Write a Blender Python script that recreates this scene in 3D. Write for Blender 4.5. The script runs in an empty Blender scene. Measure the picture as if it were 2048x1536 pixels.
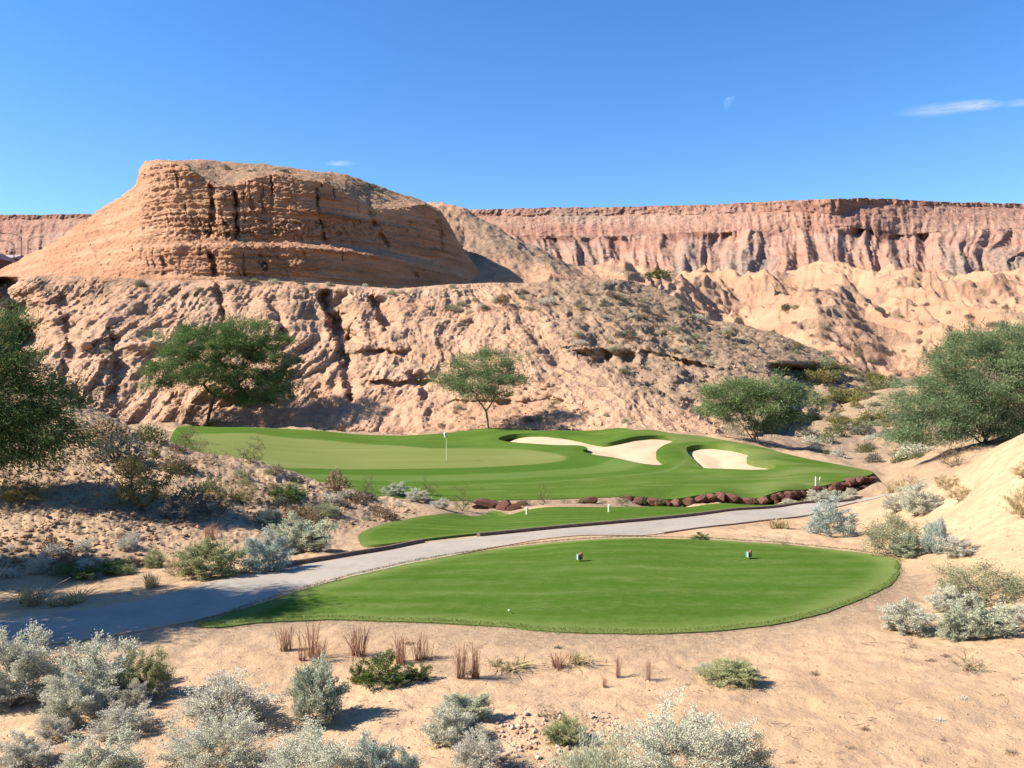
import bpy, math, random
import numpy as np
from mathutils import Vector
scene = bpy.context.scene
COL = scene.collection
# ---------------------------------------------------------------- camera, world, sun, exposure
F = 1671.0                                   # focal length in pixels of a 2048 px wide picture
cam_d = bpy.data.cameras.new("camera"); cam = bpy.data.objects.new("camera", cam_d); COL.objects.link(cam)
cam_d.sensor_width = 36.0; cam_d.lens = 36.0*F/2048.0
cam_d.clip_start = 0.1; cam_d.clip_end = 30000
cam.location = (0, 0, 0); cam.rotation_euler = (math.radians(90), 0, 0)
scene.camera = cam
SUN_EL = math.radians(39); SUN_AZ = math.atan2(-1.0, -0.13)      # azimuth measured from +Y towards +X
sd = Vector((math.sin(SUN_AZ)*math.cos(SUN_EL), math.cos(SUN_AZ)*math.cos(SUN_EL), math.sin(SUN_EL)))
w = bpy.data.worlds.new("World"); scene.world = w; w.use_nodes = True
nt = w.node_tree; nt.nodes.clear()
sky = nt.nodes.new("ShaderNodeTexSky"); sky.sky_type = 'NISHITA'; sky.sun_disc = False
sky.sun_elevation = SUN_EL; sky.sun_rotation = SUN_AZ % (2*math.pi)
sky.altitude = 500; sky.air_density = 1.0; sky.dust_density = 0.2; sky.ozone_density = 2.6
hsv = nt.nodes.new("ShaderNodeHueSaturation"); hsv.inputs['Saturation'].default_value = 1.3; hsv.inputs['Hue'].default_value = 0.506
bg = nt.nodes.new("ShaderNodeBackground"); bg.inputs['Strength'].default_value = 0.088
wo = nt.nodes.new("ShaderNodeOutputWorld")
nt.links.new(sky.outputs[0], hsv.inputs['Color']); nt.links.new(hsv.outputs[0], bg.inputs['Color']); nt.links.new(bg.outputs[0], wo.inputs['Surface'])
sun_d = bpy.data.lights.new("sun", 'SUN'); sun_d.energy = 5.0; sun_d.angle = math.radians(0.53); sun_d.color = (1.0, 0.92, 0.80)
sun = bpy.data.objects.new("sun", sun_d); COL.objects.link(sun)
sun.rotation_euler = sd.to_track_quat('Z', 'Y').to_euler(); sun.location = sd*200
scene.view_settings.view_transform = 'Standard'; scene.view_settings.look = 'None'
scene.view_settings.exposure = 1.38; scene.view_settings.gamma = 1.0
scene.cycles.max_bounces = 5; scene.cycles.diffuse_bounces = 2; scene.cycles.glossy_bounces = 1
scene.cycles.transmission_bounces = 3; scene.cycles.transparent_max_bounces = 8; scene.cycles.volume_bounces = 0

# ---------------------------------------------------------------- numpy noise
_r = np.random.RandomState(11)
_G = _r.normal(size=(4096, 3)).astype(np.float32); _G /= np.linalg.norm(_G, axis=1)[:, None]
def _h(i, j, k, s):
    return ((i*73856093) ^ (j*19349663) ^ (k*83492791) ^ (s*2654435)) & 4095
def pn(x, y, z=0.0, s=0):
    x = np.asarray(x, np.float32); y = np.asarray(y, np.float32)
    if np.isscalar(z):
        i = np.floor(x).astype(np.int64); j = np.floor(y).astype(np.int64)
        fx = x-i; fy = y-j; u = fx*fx*(3-2*fx); v = fy*fy*(3-2*fy)
        kz = int(z)
        def g(a, b):
            G = _G[_h(i+a, j+b, kz, s)]
            return G[..., 0]*(fx-a)+G[..., 1]*(fy-b)
        a0 = g(0, 0); a1 = g(1, 0); b0 = g(0, 1); b1 = g(1, 1)
        a = a0+(a1-a0)*u; b = b0+(b1-b0)*u
        return (a+(b-a)*v)*1.7
    z = np.asarray(z, np.float32)
    i = np.floor(x).astype(np.int64); j = np.floor(y).astype(np.int64); k = np.floor(z).astype(np.int64)
    fx = x-i; fy = y-j; fz = z-k
    u = fx*fx*(3-2*fx); v = fy*fy*(3-2*fy); w_ = fz*fz*(3-2*fz)
    def g(a, b, c):
        G = _G[_h(i+a, j+b, k+c, s)]
        return G[..., 0]*(fx-a)+G[..., 1]*(fy-b)+G[..., 2]*(fz-c)
    def l(a, b, t): return a+(b-a)*t
    return l(l(l(g(0,0,0), g(1,0,0), u), l(g(0,1,0), g(1,1,0), u), v),
             l(l(g(0,0,1), g(1,0,1), u), l(g(0,1,1), g(1,1,1), u), v), w_)*1.6
def fbm(x, y, z=0.0, o=4, s=0, rid=False, gain=0.5):
    t = 0; a = 1.0; n = 0
    for q in range(o):
        f = 2.03**q
        v = pn(x*f+q*7.1, y*f+q*3.3, (z if np.isscalar(z) else z*f+q*1.7), s+q)
        if rid: v = 1-np.abs(v)*2
        t = t+v*a; n += a; a *= gain
    return t/n
def sst(a, b, x):
    t = np.clip((x-a)/(b-a), 0, 1); return t*t*(3-2*t)

# ---------------------------------------------------------------- terrain height function (thin, smooth, through known spots)
def P3(px, py, Y): return ((px-1024)/F*Y, Y, (768-py)/F*Y)
class Surf:
    def __init__(s, pts, c):
        s.p = np.array(pts, float); s.c = c
        q = s.wp(s.p[:, 0], s.p[:, 1]); n = len(q)
        A = np.sqrt(((q[:, None]-q[None])**2).sum(-1)+c*c)
        P = np.c_[np.ones(n), q]
        M = np.zeros((n+3, n+3)); M[:n, :n] = A-np.eye(n)*0.004; M[:n, n:] = P; M[n:, :n] = P.T
        s.w = np.linalg.solve(M, np.r_[s.p[:, 2], 0, 0, 0]); s.q = q
    def wp(s, x, y):
        r = np.hypot(x, y)+1e-6; k = np.log1p(r/8)/r
        return np.stack([x*k, y*k], -1)
    def __call__(s, x, y):
        x = np.asarray(x, float); y = np.asarray(y, float); sh = x.shape
        q = s.wp(x.ravel(), y.ravel()); out = np.empty(len(q)); n = len(s.q)
        for a in range(0, len(q), 100000):
            qq = q[a:a+100000]
            d = np.sqrt((qq[:, None, 0]-s.q[:, 0])**2+(qq[:, None, 1]-s.q[:, 1])**2+s.c**2)
            out[a:a+100000] = d@s.w[:n]+s.w[n]+qq@s.w[n+1:]
        return out.reshape(sh)
def f0(py, z=-4.2): return z*F/(768-py)
CP = []
for px in (-500, 0, 500, 1000, 1500):
    for py in (1536, 1400, 1300): CP.append((px, py, f0(py)))
CP += [(2048,1536,9.0),(2048,1400,10.7),(2048,1300,12.3),(1800,1400,10.9),(1850,1290,13.1),(2400,1400,10.2),(2600,1250,12)]
CP += [(600,1215,f0(1215)),(1000,1200,f0(1200)),(1400,1200,f0(1200)),(1720,1180,16.9),(800,1150,18.35),(1000,1118,f0(1118)),(1400,1118,f0(1118)),(1700,1118,19.9),
       (1180,1084,22.2),(1320,1082,22.3),(1500,1092,21.6)]
PATHZ = [(-500,1290,-4.3),(-250,1262,-4.3),(0,1237,-4.25),(217,1211,-4.25),(354,1184,-4.25),(437,1160,-4.25),(537,1140,-4.3),(629,1126,-4.35),(720,1110,-4.42),(850,1086,-4.6),(960,1074,-4.75),
         (1100,1060,-4.9),(1250,1046,-5.07),(1464,1022,-5.37),(1600,1008,-5.6),(1710,999,-5.75),(1800,990,-5.85)]
for px, py, z in PATHZ: CP.append((px, py, f0(py, z)))
CP += [(1000,1108,21.6),(1464,1043,32.3),(1612,1029,35.6),(1500,1062,27.5),(1600,1062,26.8),(1300,1076,27.0)]
# forward tee and ditch, rock wall foot
CP += [(763,1056,27.5),(887,1033,32.5),(1054,1021,36.5),(1220,1018,38.0),(1320,1015,39.2),(1503,1011,40.7),(1620,1003,42)]
CP += [(1000,1040,38.5),(1320,1030,41.2),(1503,1022,42.4),(1620,1008,43.4),(1700,1004,43.5)]
# green complex
CP += [(870,1001,43.4),(1000,1000,43.4),(1150,998,43.4),(1300,993,43.5),(1450,987,44),(1570,978,45),(1650,970,47),(1730,952,51),
       (893,923,62),(700,925,62),(1050,920,63),(600,885,73),(893,885,73),(1000,893,70),(500,858,82),(640,863,82),(860,869,80),(1100,862,77),(1250,858,74.5),(1350,870,71),
       (1450,883,68),(1560,905,62),(1200,930,60),(1400,945,56),(1550,945,55),(1200,895,68),(1360,900,66),(1650,940,54)]
# left mound
CP += [(900,1028,34.2),(860,1012,33.6),(760,1000,34),(700,985,34),(600,955,34.5),(520,930,35),(450,913,35.5),(380,902,36),(330,880,37.5),(250,848,40),(180,815,43),(60,770,47),(-150,720,52),(-500,660,56),
       (700,990,41),(520,960,43),(380,930,46),(250,905,50),(0,880,58),(-300,820,66),
       (0,1180,18),(150,1150,19.3),(300,1130,20.2),(0,1080,21.8),(0,1010,25),(150,1000,25.2),(0,950,28.2),(200,910,31),(-300,950,28),(-300,1100,20),(300,1010,26.4),(350,960,29.3),
       (430,1030,26.4),(520,1045,26.6),(600,1060,26),(700,1060,27.2),(700,1095,24.4),(780,1030,31)]
# right dune
CP += [(1960,1210,15.6),(2048,1100,17.2),(2048,1000,20),(2048,900,23.3),(2048,866,25.2),(2250,850,25),(2500,850,24),(2048,905,30),(1990,893,26.8),(1925,930,28.8),(1900,955,32),(1955,975,36),(1840,975,37.5),(1740,1000,40),(1780,985,43),(1830,1100,20.2),(1700,1066,27),
       (1760,1040,28.4),(1820,1030,26.8),(1900,1010,25.4),(1960,1100,18.6),(1900,1150,17.6),(2300,1050,17)]
# wash behind
CP += [(1780,940,55),(1750,900,72),(1900,885,56),(1970,882,51),(2048,870,52),(2300,850,52),(1600,880,82),(1800,850,88),(2048,830,75),(1700,815,104),(1850,800,100),(2048,780,110),(2400,760,110)]
# valley floor beneath the hill meshes
CP += [(0,868,91),(200,857,92),(360,852,93.5),(500,856,94),(640,862,92),(760,870,90),(860,868,87),(975,856,85),(1100,861,81)] + [(px, 880, 112) for px in (-600,0,400,800,1200)] + [(px, 850, 130) for px in (-600,0,400,800,1200,1500)] + [(1700,775,125),(1900,765,130),(2300,745,130)]
ABS = [(0,0,-1.75),(3,0,-1.9),(-3,0,-1.9),(0,3,-2.0),(0,6.3,-3.75),(-4,5.5,-3.75),(4,5.5,-3.7),(-8,5,-4.1),(8,5,-3.9),(0,-12,-1.6),(25,-12,-2),(-25,-12,-2),(-25,6,-4),(25,6,-2.2),(-40,20,-4.3),(-40,40,-1),(-70,-20,-3),(70,-20,-2),(0,-80,-3),(70,30,-1),(60,60,-2)]
zg = Surf([P3(*c) for c in CP]+ABS, 0.05)
def hit(px, py, y0=5.5, y1=100, f=None):
    f = f or zg
    Y = np.geomspace(y0, y1, 900); z = f((px-1024)/F*Y, Y); zr = (768-py)/F*Y
    b = np.nonzero(zr <= z)[0]
    y = Y[b[0]] if len(b) else y1
    if len(b) and b[0] > 0:
        i = b[0]; a0 = zr[i-1]-z[i-1]; a1 = zr[i]-z[i]; y = Y[i-1]+(Y[i]-Y[i-1])*a0/(a0-a1)
    return np.array([(px-1024)/F*y, y])
def crom(P, n=8, closed=True):
    P = np.array(P, float); N = len(P); out = []
    for i in range(N if closed else N-1):
        if closed: a, b, c, d = P[(i-1) % N], P[i], P[(i+1) % N], P[(i+2) % N]
        else: a, b, c, d = P[max(i-1, 0)], P[i], P[i+1], P[min(i+2, N-1)]
        for t in np.arange(n)/n:
            out.append(0.5*((2*b)+(-a+c)*t+(2*a-5*b+4*c-d)*t*t+(-a+3*b-3*c+d)*t**3))
    if not closed: out.append(P[-1])
    return np.array(out)
def sdf(poly, x, y, margin=3.0, near=False):
    """signed distance, positive inside; far outside = -margin"""
    sh = np.shape(x); x = np.ravel(x).astype(float); y = np.ravel(y).astype(float)
    out = np.full(x.shape, -margin); cp = np.zeros((len(x), 2))
    m = (x > poly[:, 0].min()-margin) & (x < poly[:, 0].max()+margin) & (y > poly[:, 1].min()-margin) & (y < poly[:, 1].max()+margin)
    idx = np.nonzero(m)[0]; A = poly; B = np.roll(poly, -1, 0); E = B-A; L = (E**2).sum(1)+1e-12
    for s in range(0, len(idx), 20000):
        ii = idx[s:s+20000]; p = np.stack([x[ii], y[ii]], 1)
        t = np.clip(((p[:, None]-A)*E).sum(-1)/L, 0, 1)
        c = A+t[..., None]*E; d2 = ((p[:, None]-c)**2).sum(-1); k = d2.argmin(1)
        d = np.sqrt(d2[np.arange(len(ii)), k]); cp[ii] = c[np.arange(len(ii)), k]
        cond = (A[:, 1] > p[:, 1:2]) != (B[:, 1] > p[:, 1:2])
        xi = A[:, 0]+(p[:, 1:2]-A[:, 1])/np.where(np.abs(E[:, 1]) < 1e-9, 1e-9, E[:, 1])*E[:, 0]
        ins = (cond & (p[:, 0:1] < xi)).sum(1) % 2 == 1
        out[ii] = np.where(ins, d, -d)
    if near: return out.reshape(sh), cp.reshape(sh+(2,))
    return out.reshape(sh)

def wpoly(pts, n=6, **k): return crom([hit(*p, **k) for p in pts], n)
TEE = wpoly([(388,1250),(450,1232),(520,1208),(600,1182),(700,1155),(800,1132),(900,1113),(1000,1098),(1100,1087),(1180,1081),(1300,1078),(1400,1080),(1500,1086),(1600,1093),(1700,1104),(1785,1117),(1802,1135),(1795,1160),(1770,1180),(1720,1203),(1640,1232),(1560,1250),(1450,1264),(1330,1271),(1200,1269),(1100,1265),(1000,1256),(900,1250),(800,1246),(650,1243),(520,1248),(430,1258)])
def fray(p, a=.07):
    p = np.repeat(p, 3, 0); q = p.copy(); n = len(p)
    for k in (1, 2): q[k::3] = p[k::3]*(1-k/3)+np.roll(p, -3, 0)[k::3]*(k/3)
    t = np.roll(q, -1, 0)-np.roll(q, 1, 0); t /= np.linalg.norm(t, axis=1)[:, None]+1e-9; m = np.stack([t[:, 1], -t[:, 0]], 1)
    return q+m*(a*fbm(q[:, 0]*1.6, q[:, 1]*1.6, 0, 3, 77)+a*.5)[:, None]
TEE = fray(TEE)
def mp(pts, n=6, y0=5.5): return crom([hit(*p, y0=y0) if len(p) == 2 else ((p[0]-1024)/F*p[2], p[2]) for p in pts], n)
TEE2 = mp([(719,1084),(722,1070),(763,1053),(832,1038),(887,1031),(969,1031),(1003,1027),(1054,0,36.6),(1133,0,37.6),(1320,0,39.2),(1503,0,40.6),(1600,0,41.6),(1700,0,42.3),(1705,0,42.0),(1600,1006),(1464,1021),(1320,1037),(1250,1044),(1100,1057),(962,1070),(839,1084),(740,1095)])
GREEN = mp([(352,858),(366,853),(430,854),(500,855),(570,858),(640,862),(700,868),(760,871),(860,869),(915,864),(975,857),(1040,859),(1100,862),(1170,861),(1250,857),(1300,860),(1350,869),(1400,872),(1450,881),(1510,893),(1560,906),(1620,919),(1700,934),(1742,943),(1739,0,51.6),(1700,0,49.3),(1650,0,47),(1570,0,45),(1450,0,44),(1300,0,43.5),(1150,0,43.4),(1000,0,43.4),(870,0,43.4),(760,1003),(640,1010),(480,1000),(340,940),(338,890)], y0=42.5)
PUTT = wpoly([(380,870),(430,868),(500,867),(540,872),(620,879),(700,886),(790,892),(860,897),(960,897),(1040,901),(1100,907),(1130,915),(1128,921),(1100,926),(1040,931),(960,935),(850,938),(740,939),(640,938),(560,936),(480,925),(400,900)], y0=42.5)
BUNK_A = wpoly([(996,880),(1020,872),(1060,869),(1110,871),(1150,877),(1190,886),(1215,888),(1240,883),(1280,875),(1320,874),(1350,880),(1344,889),(1325,897),(1312,908),(1320,920),(1334,930),(1315,934),(1270,928),(1225,918),(1185,912),(1165,905),(1175,900),(1160,894),(1110,893),(1060,890),(1015,886)], y0=42.5)
BUNK_B = wpoly([(1373,905),(1382,897),(1410,893),(1450,895),(1490,903),(1500,910),(1493,920),(1505,926),(1540,932),(1554,937),(1540,942),(1490,943),(1440,941),(1405,939),(1392,928)], y0=42.5)
FAR = np.array([[(px-1024)/F*f0(py, z), f0(py, z)] for px, py, z in PATHZ]); FAR = crom(FAR, 6, False)
T_ = np.gradient(FAR, axis=0); T_ /= np.linalg.norm(T_, axis=1)[:, None]; N_ = np.stack([T_[:, 1], -T_[:, 0]], 1)
PATH = np.r_[FAR, (FAR+N_*2.35)[::-1]]
SHEETS = [(TEE, 0.05), (TEE2, 0.05), (GREEN, 1.6), (PATH, 0.05)]

def flatmask(x, y):
    """0 on the mown/paved sheets and just round them, 1 elsewhere"""
    m = np.ones(np.shape(x))
    for p, d in SHEETS: m = np.minimum(m, sst(0.05, 0.9, -sdf(p, x, y, 2.0)))
    return m
def ground_z(x, y, detail=True):
    z = zg(x, y)
    if not detail: return z
    m = flatmask(x, y); r = np.hypot(x, y)
    dg = -sdf(GREEN, x, y, 2.0); z = z-.62*sst(-.75, -.2, dg)*(1-sst(.4, 1.6, dg))*sst(5.5, 7.5, x)*sst(54, 52, y)
    far = sst(25, 60, r)
    z = z+m*(0.13*fbm(x/2.2, y/2.2, 0, 4, 5)+0.03*fbm(x/.35, y/.35, 0, 3, 9)*(1-far*.5)+far*0.9*fbm(x/7, y/7, 0, 4, 15))
    lm = sst(-2.5, -6.5, x)*sst(20, 24, y)*m          # rough, cobbly mound on the left
    z = z+lm*(0.16*fbm(x/.8, y/.8, 0, 3, 21)+0.10*(fbm(x/.3, y/.3, 0, 2, 23, True)-.5))
    rm = sst(5, 9, x)*sst(19, 24, y)*m
    z = z-rm*0.09*fbm(x/1.1, (y+x*.4)/2.5, 0, 3, 31, True)
    return z

# ---------------------------------------------------------------- mesh helpers
def mesh_np(name, V, Fq, mat=None, smooth=True, attrs=None, tri=False):
    V = np.ascontiguousarray(V, np.float32); Fq = np.ascontiguousarray(Fq, np.int32)
    me = bpy.data.meshes.new(name); n = len(Fq); k = Fq.shape[1]
    me.vertices.add(len(V)); me.vertices.foreach_set('co', V.ravel())
    me.loops.add(n*k); me.loops.foreach_set('vertex_index', Fq.ravel())
    me.polygons.add(n); me.polygons.foreach_set('loop_start', np.arange(n, dtype=np.int32)*k)
    me.polygons.foreach_set('loop_total', np.full(n, k, np.int32))
    me.polygons.foreach_set('use_smooth', np.full(n, smooth))
    if attrs:
        for an, av in attrs.items():
            a = me.attributes.new(an, 'FLOAT', 'POINT'); a.data.foreach_set('value', np.ascontiguousarray(av, np.float32).ravel())
    me.update(calc_edges=True)
    if mat: me.materials.append(mat)
    return me
def link(name, me, parent=None, loc=None):
    o = bpy.data.objects.new(name, me); COL.objects.link(o)
    if parent is not None: o.parent = parent
    if loc is not None: o.location = loc
    return o
def tag(o, label=None, cat=None, group=None, kind=None):
    for k, v in (('label', label), ('category', cat), ('group', group), ('kind', kind)):
        if v: o[k] = v
    return o
def gridfaces(r, c, wrap=False):
    i = np.arange(r*c).reshape(r, c)
    if wrap: i = np.c_[i, i[:, :1]]
    return np.stack([i[:-1, :-1], i[:-1, 1:], i[1:, 1:], i[1:, :-1]], -1).reshape(-1, 4)

# ---------------------------------------------------------------- material helpers
class NM:
    def __init__(s, name):
        s.m = bpy.data.materials.new(name); s.m.use_nodes = True; s.t = s.m.node_tree; s.t.nodes.clear()
        s.out = s.n("ShaderNodeOutputMaterial"); s.co = s.n("ShaderNodeTexCoord")
    def n(s, t, **k):
        x = s.t.nodes.new(t)
        for a, b in k.items(): setattr(x, a, b)
        return x
    def l(s, a, b): s.t.links.new(a, b)
    def val(s, sock, v):
        if hasattr(v, 'links') or isinstance(v, bpy.types.NodeSocket): s.l(v, sock)
        else: sock.default_value = v if not isinstance(v, tuple) or len(v) != 3 else (*v, 1)
    def noise(s, scale, det=4, rough=.55, stretch=None, dist=0, vec=None):
        x = s.n("ShaderNodeTexNoise"); x.inputs['Scale'].default_value = scale; x.inputs['Detail'].default_value = det
        x.inputs['Roughness'].default_value = rough; x.inputs['Distortion'].default_value = dist
        v = vec or s.co.outputs['Object']
        if stretch:
            m = s.n("ShaderNodeMapping"); m.inputs['Scale'].default_value = stretch; s.l(v, m.inputs['Vector']); v = m.outputs[0]
        s.l(v, x.inputs['Vector']); return x.outputs['Fac']
    def ramp(s, fac, stops):
        r = s.n("ShaderNodeValToRGB"); s.l(fac, r.inputs[0]); e = r.color_ramp.elements
        while len(e) < len(stops): e.new(.5)
        for q, (p, c) in enumerate(stops): e[q].position = p; e[q].color = (*c, 1) if len(c) == 3 else c
        return r.outputs[0]
    def mix(s, f, a, b, mode='MIX'):
        m = s.n("ShaderNodeMix", data_type='RGBA', blend_type=mode)
        s.val(m.inputs[0], f); s.val(m.inputs[6], a); s.val(m.inputs[7], b); return m.outputs[2]
    def math(s, op, a, b=0.0, clamp=False):
        m = s.n("ShaderNodeMath", operation=op); m.use_clamp = clamp; s.val(m.inputs[0], a); s.val(m.inputs[1], b); return m.outputs[0]
    def att(s, name): return s.n("ShaderNodeAttribute", attribute_name=name).outputs['Fac']
    def bump(s, h, strength=.5, dist=.05, nrm=None):
        b = s.n("ShaderNodeBump"); b.inputs['Strength'].default_value = strength; b.inputs['Distance'].default_value = dist
        s.l(h, b.inputs['Height'])
        if nrm: s.l(nrm, b.inputs['Normal'])
        return b.outputs[0]
    def surf(s, col, rough=.9, nrm=None, spec=.2, trans=0, metal=0):
        if metal == 0: col = s.mix(1.0, col, (.78, .78, .78), 'MULTIPLY')
        b = s.n("ShaderNodeBsdfPrincipled"); s.val(b.inputs['Base Color'], col); s.val(b.inputs['Roughness'], rough)
        b.inputs['Specular IOR Level'].default_value = spec; b.inputs['Metallic'].default_value = metal
        if nrm: s.l(nrm, b.inputs['Normal'])
        o = b.outputs[0]
        if trans:
            t = s.n("ShaderNodeBsdfTranslucent"); s.val(t.inputs['Color'], col); mx = s.n("ShaderNodeMixShader")
            mx.inputs[0].default_value = trans; s.l(o, mx.inputs[1]); s.l(t.outputs[0], mx.inputs[2]); o = mx.outputs[0]
        s.l(o, s.out.inputs['Surface']); return s.m
def simple(name, col, rough=.6, var=.12, spec=.3, scale=8, metal=0):
    q = NM(name); n = q.noise(scale, 3); c = tuple(x*(1-var) for x in col); d = tuple(min(1, x*(1+var)) for x in col)
    return q.surf(q.ramp(n, [(.3, c), (.7, d)]), rough, None, spec, 0, metal)

def m_desert():
    q = NM("desert_ground")
    a = q.noise(.35, 5, .6); b = q.noise(3.2, 5, .65); c = q.noise(28, 3, .7)
    base = q.ramp(a, [(.32, (.43, .28, .16)), (.5, (.50, .34, .20)), (.68, (.55, .385, .235))])
    base = q.mix(q.ramp(b, [(.42, (0,0,0)), (.62, (.65,.65,.65))]), base, (.38, .245, .15))
    pw = q.ramp(q.noise(.9, 5, .7, stretch=(.6, 1.5, 1)), [(.5, (0,)*3), (.64, (.6,)*3)]); base = q.mix(pw, base, (.36, .25, .155))
    g = q.ramp(q.noise(9, 4, .75), [(.3, (.17, .115, .072)), (.5, (.30, .21, .135)), (.72, (.43, .32, .215))])
    gm = q.math('MULTIPLY', q.att('grv'), q.ramp(q.noise(1.3, 4, .7), [(.25, (.4,)*3), (.6, (1,)*3)]), True)
    base = q.mix(gm, base, g)
    # scattered dark and pale pebbles
    v = q.n("ShaderNodeTexVoronoi"); v.inputs['Scale'].default_value = 9; q.l(q.co.outputs['Object'], v.inputs['Vector'])
    peb = q.ramp(v.outputs['Distance'], [(.0, (1,)*3), (.16, (1,)*3), (.2, (0,)*3)])
    sel = q.math('MULTIPLY', peb, q.ramp(q.noise(2.2, 3), [(.5, (0,)*3), (.58, (1,)*3)]))
    base = q.mix(sel, base, q.mix(v.outputs['Color'], (.22,.14,.09), (.52,.38,.26)))
    h = q.math('ADD', q.math('MULTIPLY', b, .6), q.math('MULTIPLY', c, .18))
    h = q.math('ADD', h, q.math('MULTIPLY', peb, .12))
    return q.surf(base, .95, q.bump(h, .7, .10), .1)
def m_rock(name, lo, mid, hi, zs, grey=(.42,.31,.22), bscale=1.0, bdist=.5, band=.8, dark=(.22,.11,.055)):
    q = NM(name)
    st = q.noise(zs, 5, .65, stretch=(.06, .06, 1.0), dist=.3)
    a = q.noise(.05*bscale, 5, .6); b = q.noise(.45*bscale, 6, .7); c = q.noise(2.6*bscale, 4, .7)
    base = q.ramp(a, [(.3, mid), (.55, hi), (.75, mid)])
    base = q.mix(q.math('MULTIPLY', q.ramp(st, [(.38, (0,)*3), (.62, (1,)*3)]), band), base, lo)
    base = q.mix(q.ramp(b, [(.5, (0,)*3), (.75, (.55,)*3)]), base, mid)
    g = q.ramp(q.noise(1.1*bscale, 5, .8), [(.34, tuple(x*.45 for x in grey)), (.47, grey), (.7, tuple(min(1, x*1.35) for x in grey))])
    gm = q.math('MULTIPLY', q.att('grv'), q.ramp(b, [(.25, (.55,)*3), (.55, (1,)*3)]), True)
    base = q.mix(gm, base, g)
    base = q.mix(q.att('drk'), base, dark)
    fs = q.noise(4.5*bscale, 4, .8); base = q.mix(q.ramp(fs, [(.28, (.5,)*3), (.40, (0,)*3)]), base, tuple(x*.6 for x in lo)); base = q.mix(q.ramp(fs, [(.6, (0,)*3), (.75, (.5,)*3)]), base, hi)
    h = q.math('ADD', q.math('MULTIPLY', b, .8), q.math('MULTIPLY', c, .5))
    return q.surf(base, .97, q.bump(h, 1.0, bdist*1.2), .04)
def m_turf(name, kind):
    q = NM(name)
    n1 = q.noise(.5, 3, .5, stretch=(.35, 1.2, 1)); n2 = q.noise(5, 4, .7); n3 = q.noise(60, 2, .7)
    lo, hi = (.064, .122, .018), (.096, .158, .030)
    base = q.ramp(n1, [(.35, lo), (.65, hi)])
    base = q.mix(q.ramp(n2, [(.42, (0,)*3), (.7, (.6,)*3)]), base, (.125, .172, .042))
    base = q.mix(q.ramp(q.noise(22, 3, .8), [(.48, (0,)*3), (.72, (.55,)*3)]), base, (.05, .10, .014))
    base = q.mix(q.ramp(q.noise(1.1, 5, .75, stretch=(.5, 1.5, 1)), [(.5, (0,)*3), (.72, (.5,)*3)]), base, (.052, .105, .010))
    if kind == 'tee':
        # soft mowing passes and pale, drier rim
        wv = q.n("ShaderNodeTexWave", wave_type='BANDS', bands_direction='Y'); wv.inputs['Scale'].default_value = .32
        wv.inputs['Distortion'].default_value = 3.5; wv.inputs['Detail'].default_value = 2; wv.inputs['Detail Scale'].default_value = .6
        q.l(q.co.outputs['Object'], wv.inputs['Vector'])
        base = q.mix(q.math('MULTIPLY', wv.outputs['Fac'], .55), base, (.050, .110, .010))
        base = q.mix(q.ramp(q.att('rim'), [(0, (0,)*3), (1, (.75,)*3)]), base, (.17, .21, .062))
        base = q.mix(q.math('MULTIPLY', q.ramp(q.noise(2.2, 4, .7, stretch=(.5, 1.6, 1)), [(.5, (0,)*3), (.75, (1,)*3)]), .35), base, (.18, .22, .085))
    else:
        base = q.mix(q.math('MULTIPLY', q.att('dry'), .8), base, (.165, .19, .065))
        base = q.mix(q.att('dk'), base, (.060, .122, .020))
        base = q.mix(q.att('lt'), base, (.125, .185, .055))
        pt = q.ramp(q.noise(.6, 3, .5, stretch=(.2, 1.5, 1)), [(.3, (.150, .18, .052)), (.7, (.182, .205, .068))])
        base = q.mix(q.att('putt'), base, pt)
    h = q.math('ADD', n2, q.math('MULTIPLY', n3, .6))
    return q.surf(base, 1.0, q.bump(h, .45, .03), .0, 0)
def m_path():
    q = NM("concrete_path")
    a = q.noise(.7, 5, .6); b = q.noise(90, 2, .8); c = q.noise(6, 5, .7)
    base = q.ramp(a, [(.3, (.30, .262, .215)), (.5, (.36, .315, .26)), (.7, (.39, .345, .285))])
    base = q.mix(q.ramp(c, [(.45, (0,)*3), (.75, (.55,)*3)]), base, (.25, .21, .17)); base = q.mix(q.ramp(q.noise(1.6, 5, .75), [(.54, (0,)*3), (.7, (.5,)*3)]), base, (.44, .34, .23))
    base = q.mix(q.math('MULTIPLY', q.att('rim'), q.ramp(c, [(.35, (0,)*3), (.55, (1,)*3)])), base, (.45, .30, .18))
    return q.surf(base, .85, q.bump(q.math('ADD', b, c), .2, .01), .25)
def m_sand():
    q = NM("bunker_sand")
    a = q.noise(.5, 4, .6); b = q.noise(12, 4, .7, stretch=(.3, 1, 1))
    return q.surf(q.ramp(a, [(.3, (.46, .335, .215)), (.7, (.54, .41, .275))]), .95, q.bump(b, .3, .05), .1)
M_DES = m_desert(); M_TEE = m_turf("tee_turf", 'tee'); M_GRN = m_turf("green_turf", 'green'); M_PATH = m_path(); M_SAND = m_sand()
M_ROCK = m_rock("ridge_earth", (.39,.215,.13), (.47,.28,.175), (.56,.36,.24), .55, bscale=1.3, bdist=.35, grey=(.29,.205,.135), band=.5)
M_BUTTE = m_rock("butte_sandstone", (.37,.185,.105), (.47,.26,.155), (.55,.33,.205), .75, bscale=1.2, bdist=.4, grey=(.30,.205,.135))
M_BAD = m_rock("badland_clay", (.38,.20,.12), (.48,.28,.18), (.57,.36,.225), .3, bscale=.8, bdist=.8, grey=(.28,.205,.145), band=.5)
M_MESA = m_rock("mesa_rock", (.37,.18,.125), (.44,.255,.18), (.51,.325,.24), .09, bscale=.28, bdist=2.5, grey=(.34,.255,.20), band=.7, dark=(.19,.085,.06))

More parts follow.
